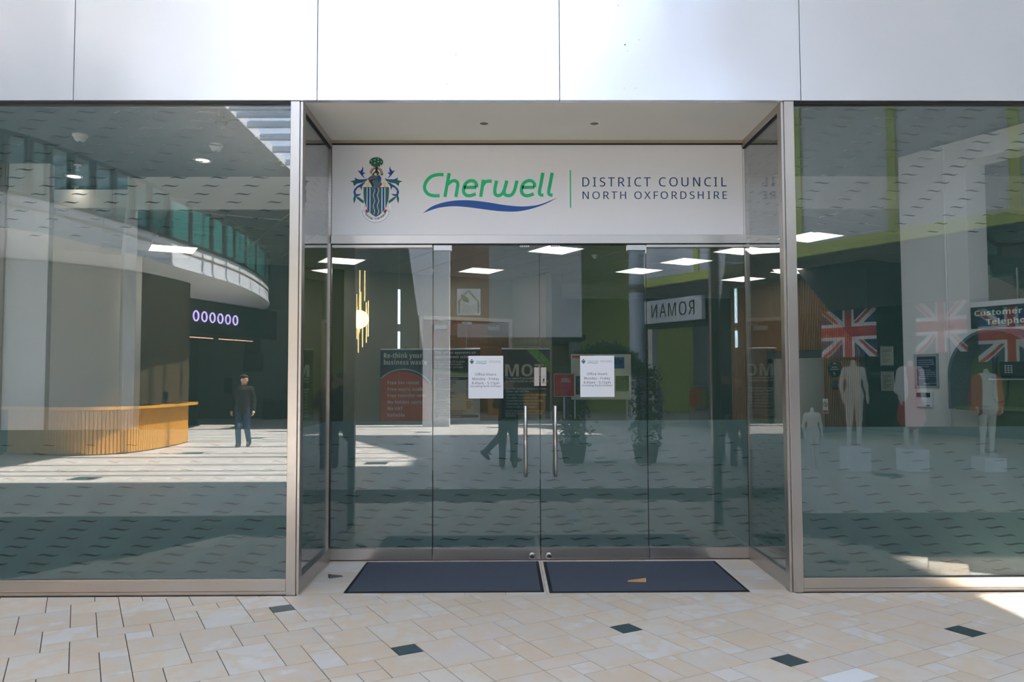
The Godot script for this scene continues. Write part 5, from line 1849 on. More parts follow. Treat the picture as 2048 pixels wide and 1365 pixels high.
# ------------------------------------------------------------------ what lies and hangs at the entrance
func entrance_things() -> void:
	for k in [["grey entrance mat with a rubber wedge lying on the tiles beside it", -1.252, 0.300, -7.19, -6.17], ["grey entrance mat with a small wooden wedge lying on it", 0.340, 1.892, -7.17, -6.145]]:
		var m := thing("door_mat", k[0], "mat", Vector3((k[1] + k[2]) / 2, 0, (k[3] + k[4]) / 2), "entrance mats")
		var rub := begin()
		span(rub, Vector3(k[1], 0.0, k[3]), Vector3(k[2], 0.006, k[4]), 0.003)
		obj("rubber_edge", rub, M.rubber, m)
		var pile := begin()
		span(pile, Vector3(k[1] + 0.026, 0.005, k[3] + 0.022), Vector3(k[2] - 0.026, 0.0105, k[4] - 0.022), 0.003)
		obj("pile", pile, M.mat_pile, m)
	for k in [["grey rubber door wedge lying on the pale tiles beside the first mat", "wedge_rubber", Vector3(-1.42, 0.0, -6.675), 0.56, 0.115, 0.04, 0.030], ["small wooden door wedge lying on the second mat", "wedge_wood", Vector3(1.065, 0.0105, -6.44), PI - 0.10, 0.145, 0.034, 0.026]]:
		var st := begin()
		var l: float = k[4]
		prism(st, [Vector2(-l / 2, 0.0), Vector2(l / 2, 0.0), Vector2(l / 2, 0.003), Vector2(-l / 2, k[6])], k[5], Transform3D(Basis(Vector3.UP, k[3]), k[2]) * Transform3D(Basis(), Vector3(0, 0, -k[5] / 2)))
		tag(obj("door_wedge", st, M[k[1]]), k[0], "wedge")
	var dz := BACK + 0.0005
	for k in [[-0.337, 1.867, -0.0150, 1.474, 0.0, "white office hours notice on the door leaf with the lock keep"], [0.696, 1.865, 1.0115, 1.484, 1.0, "white office hours notice on the door leaf with the lock case"]]:
		var n := thing("office_hours_notice", k[5], "notice", Vector3((k[0] + k[2]) / 2, k[3], dz), "office hours notices on the doors")
		obj("sheet", slab(Vector3(k[0], k[3], dz), Vector3(k[2], k[1], dz + 0.001)), M.paper, n)
		var w: float = k[2] - k[0]
		var s := w / 590.0           # the sheet was drawn 590 units wide
		var at := Transform3D(Basis(), Vector3(k[0], k[1], dz + 0.0013))
		var t := begin()
		for l in [["Office Hours", 118, 468, 335, 40], ["Monday - Friday", 68, 518, 410, 40], ["8:45am - 5:15pm", 60, 523, 482, 40], ["Excluding Bank Holidays", 37, 550, 528, 30]]:
			text(t, l[0], l[1] * s, l[2] * s, -l[3] * s, l[4] * s, at, false, 1, 0.0, 0.0003)
		obj_raw("lettering", t, M.print_navy, n)
		var g := begin()
		text(g, "Cherwell", 128 * s, 308 * s, -106 * s, 26 * s, at, false, 0, 0.0, 0.0003)
		obj_raw("lettering", g, M.logo_green, n)
		var c := begin()
		text(c, "DISTRICT COUNCIL", 352 * s, 552 * s, -94 * s, 12 * s, at, false, 2, 0.0, 0.0003)
		text(c, "NORTH OXFORDSHIRE", 352 * s, 552 * s, -114 * s, 11 * s, at, false, 2, 0.0, 0.0003)
		obj_raw("lettering", c, M.print_grey, n)
		var sw := begin()
		stroke_mesh(sw, smooth_curve([Vector2(128, -128) * s, Vector2(190, -120) * s, Vector2(250, -130) * s, Vector2(308, -122) * s], 4), 3.5 * s, 0.0003, at)
		obj("swoosh", sw, M.logo_blue, n)
		var cr := begin()
		prism(cr, [Vector2(44, -100) * s, Vector2(74, -100) * s, Vector2(72, -128) * s, Vector2(59, -142) * s, Vector2(46, -128) * s], 0.0003, at)
		for sx in [-1, 1]:
			prism(cr, [Vector2(59 + sx * 12, -84) * s, Vector2(59 + sx * 32, -76) * s, Vector2(59 + sx * 30, -122) * s, Vector2(59 + sx * 20, -122) * s], 0.0003, at)
		obj("crest", cr, M.crest_green, n)
		var ct := begin()
		lathe(ct, [Vector2(0.0, 0.0004), Vector2(11 * s, 0.0004)], 12, at * Transform3D(Basis(Vector3.RIGHT, Vector3.BACK, Vector3.DOWN), Vector3(59 * s, -66 * s, 0)))
		prism(ct, [Vector2(48, -82) * s, Vector2(70, -82) * s, Vector2(72, -100) * s, Vector2(46, -100) * s], 0.0003, at)
		obj("crest_top", ct, M.crest_ink, n)

# ------------------------------------------------------------------ the mall across the concourse, which the glass mirrors
func ribbon(st: SurfaceTool, path: Array, y0: float, y1: float, thick: float) -> void:
	for i in range(path.size() - 1):
		var a: Vector2 = path[i]
		var b: Vector2 = path[i + 1]
		var d := (b - a).normalized()
		var mid := (a + b) / 2.0
		box(st, Vector3(mid.x, (y0 + y1) / 2.0, mid.y), Vector3((b - a).length() + thick * 0.4, y1 - y0, thick), Basis(Vector3(d.x, 0, d.y), Vector3.UP, Vector3(d.x, 0, d.y).cross(Vector3.UP)))

func mall_things() -> void:
	balcony()
	black_shop()
	far_shops()
	clothes_side()
	kiosk()
	pendant_cluster()
	flower_arch()
	people()

func balcony() -> void:
	var line := smooth_curve([Vector2(-16, -0.4), Vector2(-12, 0.2), Vector2(-10.2, 1.2), Vector2(-9.35, 2.22), Vector2(-8.97, 2.99), Vector2(-8.72, 4.18), Vector2(-8.48, 5.46), Vector2(-8.34, 6.95), Vector2(-8.14, 9.29), Vector2(-8.06, 10.94), Vector2(-8.24, 13.55), Vector2(-8.9, 17.28), Vector2(-10.4, 20.4), Vector2(-13, 21.8), Vector2(-16, 22)], 4)
	var b := thing("balcony", "upper mall balcony with a white curved edge, glass panels and a dark handrail", "balcony", Vector3(-11, 4.5, 9), "", "structure")
	var st := begin()
	var o := line.duplicate()
	prism(st, o, 0.66, Transform3D(Basis(Vector3.RIGHT, Vector3.BACK, Vector3.UP), Vector3(0, 4.52, 0)))
	obj("slab", st, M.mall_white, b)
	var lip := begin()
	ribbon(lip, line, 5.16, 5.21, 0.10)
	obj("dark_edge", lip, M.rail_dark, b)
	var mid := begin()  # a thin beige line along the white edge
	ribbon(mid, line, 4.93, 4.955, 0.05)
	obj("beige_line", mid, M.beige_trim, b)
	var foot := begin()
	ribbon(foot, line, 4.50, 4.56, 0.09)
	obj("lower_edge", foot, M.mall_white, b)
	var rail := begin()
	var rp := []
	for p in line:
		rp.append(Vector3(p.x, 6.30, p.y))
	tube(rail, rp, 0.045, 10)
	obj("handrail", rail, M.rail_dark, b)
	for i in range(6, line.size() - 4, 2):
		var p: Vector2 = line[i]
		var q: Vector2 = line[i + 2] if i + 2 < line.size() else line[i + 1]
		var d := (q - p).normalized()
		var dir := Vector3(d.x, 0, d.y)
		for k in 2:
			var post := begin()
			box(post, Vector3(p.x, 5.73, p.y) + dir * (k * 0.10), Vector3(0.05, 1.10, 0.11 - k * 0.02), Basis(dir, Vector3.UP, dir.cross(Vector3.UP)), 0.006)
			obj("post", post, M.rail_dark if k == 0 else M.lift_steel, b)
		var pn := begin()
		var m := (p + q) / 2.0
		box(pn, Vector3(m.x, 5.70, m.y) + dir * 0.05, Vector3((q - p).length() - 0.16, 0.90, 0.014), Basis(dir, Vector3.UP, dir.cross(Vector3.UP)))
		obj("glass_panel", pn, M.balustrade_glass, b)

func black_shop() -> void:
	var t := thing("shop_front", "dark curved shopfront under the balcony with a row of glowing rings on its fascia", "shopfront", Vector3(-10, 0, 12), "", "structure")
	var a := begin()
	ribbon(a, smooth_curve([Vector2(-16, 3.4), Vector2(-12.5, 5.4), Vector2(-10.6, 7.0), Vector2(-9.7, 8.5), Vector2(-9.36, 10.8)], 4), 0.0, 4.5, 0.2)
	obj("curved_wall", a, material("bronze_front", rgb(74, 62, 40), 0.6), t)
	var f := begin()
	ribbon(f, [Vector2(-11.9, 12.4), Vector2(-11.1, 15.2), Vector2(-9.65, 20.4)], 3.3, 4.5, 0.3)
	ribbon(f, [Vector2(-12.4, 12.4), Vector2(-11.9, 15.2), Vector2(-11.5, 17.0)], 0.0, 3.4, 0.2)
	obj("fascia", f, M.black_front, t)
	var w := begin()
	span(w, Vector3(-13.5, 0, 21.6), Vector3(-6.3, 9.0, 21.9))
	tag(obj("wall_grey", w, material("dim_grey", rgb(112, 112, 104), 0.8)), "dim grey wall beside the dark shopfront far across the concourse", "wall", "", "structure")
	for i in 6:
		var k := 0.02 + i * 0.088
		var c := Vector3(-11.06, 3.92, 15.34).lerp(Vector3(-9.65, 3.92, 20.4), k)
		var d := Vector3(1.45, 0, 5.2).normalized()
		var n := Vector3(d.z, 0, -d.x)
		var ring := begin()
		var path := []
		for j in 25:
			var an := TAU * j / 24.0
			path.append(c + n * 0.17 + d * cos(an) * 0.14 + Vector3.UP * sin(an) * 0.17)
		tube(ring, path, 0.028, 6, false)
		tag(obj("ring_light", ring, M.ring_glow), "violet-white ring of light on the dark shopfront's fascia", "light", "ring lights on the dark fascia")
	for i in 3:
		var st := begin()
		var p := Vector3(-11.6 + i * 0.75, 3.15, 13.1 + i * 2.1)
		box(st, p, Vector3(1.9, 0.03, 0.05), Basis(Vector3(0.33, 0, 0.94), Vector3.UP, Vector3(0.94, 0, -0.33)))
		tag(obj("strip_light", st, M.strip_glow), "thin warm strip light inside the dark shop under the balcony", "light", "strip lights in the dark shop")
	var pf := thing("picture_frame", "dark framed poster on the grey wall next to the walking man", "poster", Vector3(-11.9, 1.35, 21.5))
	obj("frame", slab(Vector3(-12.05, 1.05, 21.55), Vector3(-11.7, 1.75, 21.6), 0.01), M.black_front, pf)
	obj("print", slab(Vector3(-12.0, 1.1, 21.545), Vector3(-11.75, 1.7, 21.55)), M.shop_dark, pf)
	var bx := thing("hanging_screen", "black hanging screen column over the walking man's head", "screen", Vector3(-10.4, 2.0, 20.6))
	obj("screen", slab(Vector3(-10.9, 2.0, 20.5), Vector3(-10.1, 2.75, 20.7), 0.02), M.black_front, bx)
	obj("drop_column", slab(Vector3(-10.85, 2.75, 20.5), Vector3(-10.2, 3.35, 20.7), 0.02), M.black_front, bx)
	var cab := thing("cabinet", "low black cabinet by the grey wall behind the walking man", "cabinet", Vector3(-9.7, 0, 21.2))
	obj("body", slab(Vector3(-10.2, 0, 20.9), Vector3(-9.4, 0.78, 21.5), 0.02), M.black_front, cab)
	obj("top", slab(Vector3(-10.22, 0.78, 20.88), Vector3(-9.38, 0.80, 21.52), 0.005), M.shop_dark, cab)

func downlight(at: Vector3, label: String, group: String, energy := 0.35) -> void:
	var t := thing("downlight", label, "ceiling light", at, group)
	var r := begin()
	lathe(r, [Vector2(0.08, 0.0), Vector2(0.085, -0.008), Vector2(0.105, -0.01), Vector2(0.11, 0.0)], 16, Transform3D(Basis(), at))
	obj("trim_ring", r, M.shop_dark, t)
	var g := begin()
	lathe(g, [Vector2(0.0, -0.004), Vector2(0.08, -0.004)], 16, Transform3D(Basis(), at))
	obj("glow_disc", g, M.downlight_glow, t)
	var l := SpotLight3D.new()
	l.name = "lamp_light"
	l.light_color = rgb(255, 232, 200)
	l.light_energy = energy
	l.spot_angle = 55.0
	l.spot_range = 14.0
	l.spot_attenuation = 2.0
	l.light_size = 0.08
	l.shadow_enabled = true
	t.add_child(l)
	l.position = Vector3(0, -0.03, 0)
	l.rotation_degrees = Vector3(-90, 0, 0)

func far_shops() -> void:
	var sail := begin()
	prism(sail, [Vector2(-3.42, 7.6), Vector2(-1.94, 7.6), Vector2(-1.94, 0.0), Vector2(-2.88, 0.0), Vector2(-2.87, 2.69), Vector2(-3.40, 6.4)], 0.35, Transform3D(Basis(), Vector3(0, 0, 13)))
	tag(obj("wall_pier", sail, M.mall_white), "white pier with one leaning edge standing across the concourse", "wall", "", "structure")
	var dk := begin()
	span(dk, Vector3(-6.6, 0, 14.2), Vector3(-3.0, 7.6, 14.5))
	tag(obj("wall_dark_green", dk, material("bottle_green", rgb(34, 44, 34), 0.5)), "tall dark green shopfront beside the white leaning pier", "wall", "", "structure")
	var rod := thing("tube_light", "tall cool white tube light hanging before the dark green shopfront", "light", Vector3(-2.9, 2.7, 12.6))
	for q in [[3.62, 4.85], [2.75, 3.35]]:
		var st := begin()
		tube(st, [Vector3(-3.75, q[0], 13.3), Vector3(-3.75, q[1], 13.3)], 0.045, 10)
		obj("tube", st, M.tube_glow, rod)
	var hw := begin()
	tube(hw, [Vector3(-3.75, 3.3, 13.3), Vector3(-3.75, 9.0, 13.3)], 0.012, 6)
	obj("hanger", hw, M.alu, rod)
	# brown bulkhead with a shop's sign
	var br := begin()
	span(br, Vector3(-2.10, 3.78, 15.0), Vector3(-0.60, 7.4, 15.6), 0.01)
	tag(obj("wall_brown", br, M.brown_panel), "brown bulkhead over a shop entrance, carrying a white leaf sign", "wall", "", "structure")
	obj("wall_strip", slab(Vector3(-2.36, 0.0, 15.0), Vector3(-2.10, 7.4, 15.4), 0.01), M.mall_white)
	tag(get_node("wall_strip"), "white upright strip at the edge of the brown bulkhead", "wall", "", "structure")
	var sg := thing("shop_sign", "square white shop sign with a green house outline, a leaf and two words", "sign", Vector3(-1.35, 4.06, 14.95))
	obj("board", slab(Vector3(-1.80, 4.06, 14.94), Vector3(-0.91, 5.06, 15.0), 0.005), M.mall_white, sg)
	# the sign faces the shopfront, so its own right is toward smaller x
	var xf := Transform3D(Basis(Vector3(-1, 0, 0), Vector3.UP, Vector3(0, 0, -1)), Vector3(-1.355, 4.56, 14.938))
	var hs := begin()
	for s in [[Vector2(-0.36, -0.42), Vector2(-0.36, 0.02), Vector2(0.0, 0.42), Vector2(0.16, 0.28)], [Vector2(0.29, 0.10), Vector2(0.36, 0.02), Vector2(0.36, -0.42)]]:
		stroke_mesh(hs, s, 0.035, 0.004, xf)
	obj("house_outline", hs, M.olive_print, sg)
	var lf := begin()
	prism(lf, [Vector2(-0.02, 0.0), Vector2(0.02, 0.14), Vector2(0.14, 0.24), Vector2(0.28, 0.30), Vector2(0.29, 0.16), Vector2(0.22, 0.05), Vector2(0.10, -0.01), Vector2(0.0, -0.02)], 0.005, xf)
	obj("leaf", lf, M.olive_print, sg)
	var tx := begin()
	text(tx, "QUIRKY", -0.26, 0.26, -0.24, 0.13, xf, false, 1, 0.0, 0.004)
	text(tx, "CORNER", -0.26, 0.26, -0.42, 0.13, xf, false, 1, 0.0, 0.004)
	obj_raw("lettering", tx, M.olive_print, sg)
	# white upper wall and a shop with warm light below it
	var up := begin()
	span(up, Vector3(-2.1, 3.5, 20.0), Vector3(3.4, 9.0, 20.3))
	tag(obj("wall_upper", up, M.mall_white), "white upper wall over the warm lit shop", "wall", "", "structure")
	var sh := begin()
	span(sh, Vector3(-3.0, 0, 26.0), Vector3(3.6, 3.5, 26.2))
	span(sh, Vector3(-3.2, 0, 20.0), Vector3(-3.0, 3.5, 26.0))
	tag(obj("wall_shop_back", sh, M.shop_warm), "warm brown back wall of a shop far across the concourse", "wall", "", "structure")
	tag(obj("ceiling", slab(Vector3(-3.2, 3.4, 20.3), Vector3(3.6, 3.6, 26.2)), M.shop_dark), "dark ceiling of the warm lit shop across the concourse", "ceiling", "", "structure")
	for i in 10:
		downlight(Vector3(-2.6 + i * 0.58, 3.395, 21.6 + (i % 3) * 0.9), "small bright downlight in the dark ceiling of the warm lit shop", "downlights of the warm lit shop", 0.3)
	for i in 3:
		var x := -2.0 + i * 1.7
		var cn := thing("shop_counter", ["wooden display counter in the warm lit shop, the one under the brown bulkhead", "wooden display counter in the middle of the warm lit shop", "wooden display counter in the warm lit shop nearest the silver column"][i], "counter", Vector3(x, 0, 22.5))
		obj("body", slab(Vector3(x - 0.5, 0, 22.3), Vector3(x + 0.5, 1.0, 22.9), 0.02), M.kiosk_timber, cn)
		obj("top", slab(Vector3(x - 0.54, 1.0, 22.26), Vector3(x + 0.54, 1.04, 22.94), 0.01), M.oak_veneer, cn)
	# two silver columns with bands, and a lime wall between them
	for k in [[Vector3(4.56, 0, 12.5), 0.26, 4.75, "nearer silver column with a steel band, before the lime wall"], [Vector3(3.3, 0, 23.0), 0.26, 5.75, "farther silver column with a steel band, at the edge of the lime wall"]]:
		var c := thing("column", k[3], "column", k[0], "silver columns", "structure")
		var st := begin()
		lathe(st, [Vector2(k[1], 0.0), Vector2(k[1], 9.0)], 28, Transform3D(Basis(), k[0]))
		obj("shaft", st, M.column_silver, c)
		var bd := begin()
		lathe(bd, [Vector2(k[1], k[2] - 0.14), Vector2(k[1] + 0.02, k[2] - 0.13), Vector2(k[1] + 0.02, k[2] + 0.13), Vector2(k[1], k[2] + 0.14)], 28, Transform3D(Basis(), k[0]))
		obj("band", bd, M.lift_steel, c)
	tag(obj("wall_lime", slab(Vector3(3.3, 0, 25.0), Vector3(9.5, 9.0, 25.2)), M.lime_paint), "tall lime green wall between two silver columns", "wall", "", "structure")

# the side of the concourse with the clothes shops; along its wall x runs toward the shopfront's far end reversed, z toward the concourse
func clothes_side() -> void:
	var d := Vector3(0.5145, 0, -0.8575)
	var xf := Transform3D(Basis(-d, Vector3.UP, Vector3(-0.8575, 0, -0.5145)), Vector3(5.1, 0, 13.6))
	var put_box := func(called: String, label: String, lo: Vector3, hi: Vector3, m: Material, parent: Node3D = self) -> Node3D:
		var st := begin()
		# given as distance along the wall, height, distance out
		inside(st, xf, Vector3(-hi.x, lo.y, lo.z), Vector3(-lo.x, hi.y, hi.z), 0.004)
		var o := obj(called, st, m, parent)
		if label:
			tag(o, label, "wall", "", "structure")
		return o
	var up = put_box.call("wall_upper", "upper storey of white panels with lime green uprights over the clothes shops", Vector3(-0.4, 5.0, -0.3), Vector3(13.6, 9.0, -0.06), M.mall_white)
	var last := -0.4
	for t in [2.52, 5.62, 8.35, 11.13, 13.6]:
		put_box.call("wall_panel", "", Vector3(last + 0.01, 5.22, -0.06), Vector3(t - 0.01, 9.0, -0.02), M.mall_white, up)
		last = t
	for t in [-0.3, 2.52, 5.62, 8.35, 11.13]:
		put_box.call("upright", "", Vector3(t - 0.11, 5.2, -0.06), Vector3(t + 0.11, 9.0, 0.04), M.lime_paint, up)
	put_box.call("band", "", Vector3(-0.4, 4.93, -0.10), Vector3(13.6, 5.21, 0.06), M.lime_paint, up)
	var lo = put_box.call("wall_shops", "dark shop wall with an open doorway under the lime green band", Vector3(-0.4, 3.42, -0.35), Vector3(13.6, 4.95, -0.08), M.shop_dark)
	put_box.call("pier", "", Vector3(2.88, 0, -0.4), Vector3(5.30, 3.45, -0.08), material("taupe", rgb(92, 86, 78), 0.8), lo)
	put_box.call("pier", "", Vector3(-0.4, 0, -0.4), Vector3(0.02, 3.45, -0.08), M.shop_dark, lo)
	put_box.call("door_jamb", "", Vector3(0.04, 0, -0.3), Vector3(0.26, 3.42, -0.02), M.pale_pilaster, lo)
	put_box.call("pier", "", Vector3(11.9, 0, -0.4), Vector3(13.6, 3.45, -0.08), M.taupe, lo)
	put_box.call("back_wall", "", Vector3(-0.4, 0, -5.2), Vector3(13.6, 4.6, -5.0), M.shop_dark, lo)
	put_box.call("shop_ceiling", "", Vector3(-0.4, 4.3, -5.2), Vector3(13.6, 4.5, -0.3), M.charcoal, lo)
	put_box.call("side_wall", "", Vector3(3.9, 0, -5.0), Vector3(4.2, 4.3, -0.4), M.shop_dark, lo)
	var sg := thing("shop_sign", "long white shop sign with thin black capitals over a doorway, under the lime band", "sign", xf * Vector3(-1.4, 3.61, 0.1))
	var bd := begin()
	inside(bd, xf, Vector3(-2.82, 3.61, -0.08), Vector3(0.0, 4.41, 0.10), 0.01)
	obj("board", bd, M.mall_white, sg)
	var tx := begin()
	text(tx, "ROMAN", -2.50, -0.38, 3.80, 0.44, xf * Transform3D(Basis(), Vector3(0, 0, 0.104)), false, 3, 0.0, 0.006)
	obj_raw("lettering", tx, M.black_front, sg)
	# coloured clothes on a rail inside the doorway
	for i in 7:
		var t := 0.7 + i * 0.30
		var st := begin()
		var o := xf * Vector3(-t, 0.0, -1.6)
		body_mesh(st, [[o + Vector3(0, 1.25, 0), o + Vector3(0, 0.75, 0), 0.10, 0.15, Vector3.ONE], [o + Vector3(-0.08, 1.28, 0.05), o + Vector3(-0.10, 0.95, 0.06), 0.05, 0.05], [o + Vector3(0.08, 1.28, -0.05), o + Vector3(0.10, 0.95, -0.06), 0.05, 0.05]], 0.035, 0.05)
		tag(obj("hanging_garment", st, M[["cloth_orange", "shop_warm", "olive_print", "cloth_red", "cloth_orange", "brown_panel", "shop_warm"][i]]), "coloured garment on the rail inside the doorway under the sign", "clothes", "garments inside the doorway")
	var rl := begin()
	tube(rl, [xf * Vector3(-0.5, 1.42, -1.6), xf * Vector3(-2.7, 1.42, -1.6)], 0.015, 8)
	for t in [-0.5, -2.7]:
		tube(rl, [xf * Vector3(t, 0.0, -1.6), xf * Vector3(t, 1.42, -1.6)], 0.015, 8)
	tag(obj("clothes_rail", rl, M.alu), "steel clothes rail inside the doorway under the thin black capitals", "rail")
	for i in 8:
		downlight(xf * Vector3(-(5.9 + (i % 4) * 1.5), 4.295, -1.0 - (i / 4) * 1.6), "small bright downlight in the black ceiling of the clothes shop with flags", "downlights of the clothes shop", 0.5)
	downlight(xf * Vector3(-1.9, 4.295, -2.2), "single downlight inside the doorway under the sign with thin black capitals", "", 0.4)
	# union flags in the shop window
	var flags := [[5.9, 7.5, 2.2, 3.52, "red, white and blue union flag hung before the slatted wall's mirrored half"], [8.55, 9.75, 2.25, 3.5, "red, white and blue union flag mirrored over the white telephone wall"], [10.0, 11.4, 2.0, 3.2, "red, white and blue union flag mirrored over the telephone hood"]]
	for f in flags:
		var st := begin()
		st.set_smooth_group(1)
		var n := 24
		for i in n:
			for k in [[0, 0, 0], [1, 0, 0], [1, 1, 0], [0, 0, 1], [1, 1, 1], [0, 1, 1]]:
				pass
			var q := []
			for c in [[0, 0], [1, 0], [1, 1], [0, 1]]:
				var s: float = (i + c[0]) / float(n)
				q.append([Vector2(s, 1.0 - c[1]), xf * Vector3(-lerpf(f[1], f[0], s), lerpf(f[2], f[3], c[1]), -0.5 + 0.03 * sin(s * 14.0) * (1.2 - c[1]))])
			for c in [0, 1, 2, 0, 2, 3]:
				st.set_uv(q[c][0])
				st.add_vertex(q[c][1])
		var fl := tag(thing("union_flag", "", "", xf * Vector3(-(f[0] + f[1]) / 2.0, f[2], -0.5)), f[4], "flag", "union flags in the clothes shop")
		obj("cloth", st, M.union_flag, fl)
		var rod := begin()
		tube(rod, [xf * Vector3(-f[0] + 0.05, f[3] + 0.01, -0.5), xf * Vector3(-f[1] - 0.05, f[3] + 0.01, -0.5)], 0.014, 8)
		obj("rod", rod, M.rail_dark, fl)
		for t in [f[0], f[1]]:
			var w := begin()
			tube(w, [xf * Vector3(-t, f[3], -0.5), xf * Vector3(-t, 4.3, -0.5)], 0.004, 5)
			obj("hanging_wire", w, M.rail_dark, fl)
	# headless mannequins on white plinths in front of the shop
	var places := [[Vector3(5.55, 0, 1.9), 0.0, "", "white headless mannequin standing lowest, mirrored at the lift opening"], [Vector3(6.25, 0, 1.75), 0.42, "", "white headless mannequin on a plinth, mirrored over the round signs"], [Vector3(7.25, 0, 1.7), 0.40, "dress", "mannequin in a red dress with a white shirt over it, on a plinth"], [Vector3(8.55, 0, 1.6), 0.25, "shirt", "mannequin in a white shirt with red and orange jackets, mirrored in the telephone hood"]]
	for p in places:
		var base: Vector3 = p[0]
		if p[1] > 0.0:
			var pl := begin()
			span(pl, base + Vector3(-0.2, 0, -0.2), base + Vector3(0.2, p[1], 0.2), 0.01)
			tag(obj("display_plinth", pl, M.paper), ["white display plinth under the bare mannequin", "white display plinth under the mannequin in a red dress", "low white display plinth under the mannequin with jackets"][places.find(p) - 1], "plinth")
		mannequin(base + Vector3(0, p[1], 0), 0.72 if p[1] == 0.0 else 1.0, p[2], p[3])

func mannequin(at: Vector3, k: float, dress: String, label: String) -> void:
	var t := thing("mannequin", label, "mannequin", at, "mannequins")
	var xf := Transform3D(Basis.from_scale(Vector3(k, k, k)), at)
	var st := begin()
	body_mesh(st, [
		[Vector3(0, 1.52, 0), Vector3(0, 1.44, 0), 0.045, 0.05], [Vector3(0, 1.30, 0), Vector3(0, 1.12, 0), 0.125, 0.10, Vector3(0.82, 1, 1.15)], [Vector3(0, 1.0, 0), Vector3(0, 0.94, 0), 0.13, 0.14, Vector3(0.85, 1, 1.1)],
		[Vector3(-0.14, 1.38, 0), Vector3(0.14, 1.38, 0), 0.055, 0.055],
		[Vector3(-0.17, 1.37, 0), Vector3(-0.23, 1.10, 0.02), 0.045, 0.036], [Vector3(-0.23, 1.10, 0.02), Vector3(-0.22, 0.88, -0.06), 0.036, 0.024], [Vector3(-0.22, 0.88, -0.06), Vector3(-0.21, 0.77, -0.09), 0.026, 0.016],
		[Vector3(0.17, 1.37, 0), Vector3(0.23, 1.10, 0.02), 0.045, 0.036], [Vector3(0.23, 1.10, 0.02), Vector3(0.22, 0.88, -0.06), 0.036, 0.024], [Vector3(0.22, 0.88, -0.06), Vector3(0.21, 0.77, -0.09), 0.026, 0.016],
		[Vector3(-0.08, 0.92, 0), Vector3(-0.10, 0.50, -0.03), 0.085, 0.055], [Vector3(-0.10, 0.50, -0.03), Vector3(-0.10, 0.08, 0.02), 0.052, 0.034], [Vector3(-0.10, 0.05, 0.02), Vector3(-0.11, 0.03, -0.13), 0.035, 0.025],
		[Vector3(0.08, 0.92, 0), Vector3(0.10, 0.50, 0.04), 0.085, 0.055], [Vector3(0.10, 0.50, 0.04), Vector3(0.10, 0.08, 0.06), 0.052, 0.034], [Vector3(0.10, 0.05, 0.06), Vector3(0.11, 0.03, -0.09), 0.035, 0.025]], 0.022, 0.035, xf)
	obj("body", st, M.mannequin, t)
	if dress == "dress":
		var c := begin()
		body_mesh(c, [[Vector3(0, 1.34, 0), Vector3(0, 1.10, 0), 0.135, 0.115, Vector3(0.8, 1, 1.1)], [Vector3(0, 1.05, 0), Vector3(0, 0.55, 0), 0.145, 0.22, Vector3(0.9, 1, 1.1)]], 0.025, 0.05, xf)
		obj("red_dress", c, M.cloth_red, t)
		var s := begin()
		body_mesh(s, [[Vector3(-0.13, 1.38, 0), Vector3(-0.13, 0.90, -0.02), 0.085, 0.10], [Vector3(0.13, 1.38, 0), Vector3(0.15, 0.90, -0.02), 0.085, 0.10], [Vector3(-0.18, 1.37, 0), Vector3(-0.24, 1.02, 0.02), 0.062, 0.055], [Vector3(0.18, 1.37, 0), Vector3(0.24, 1.02, 0.02), 0.062, 0.055]], 0.025, 0.03, xf)
		obj("white_shirt", s, M.cloth_white, t)
	if dress == "shirt":
		var c := begin()
		body_mesh(c, [[Vector3(-0.1, 1.39, 0), Vector3(0.1, 1.39, 0), 0.09, 0.09], [Vector3(0, 1.34, 0), Vector3(0, 0.86, 0), 0.14, 0.15, Vector3(0.75, 1, 1.1)]], 0.025, 0.05, xf)
		obj("white_shirt", c, M.cloth_white, t)
		for k2 in [[-1, "cloth_red", "red_jacket"], [1, "cloth_orange", "orange_jacket"]]:
			var j := begin()
			body_mesh(j, [[Vector3(0.15 * k2[0], 1.37, 0.0), Vector3(0.17 * k2[0], 0.84, 0.02), 0.10, 0.12], [Vector3(0.2 * k2[0], 1.36, 0), Vector3(0.27 * k2[0], 0.95, 0.02), 0.065, 0.055]], 0.025, 0.03, xf)
			obj(k2[2], j, M[k2[1]], t)

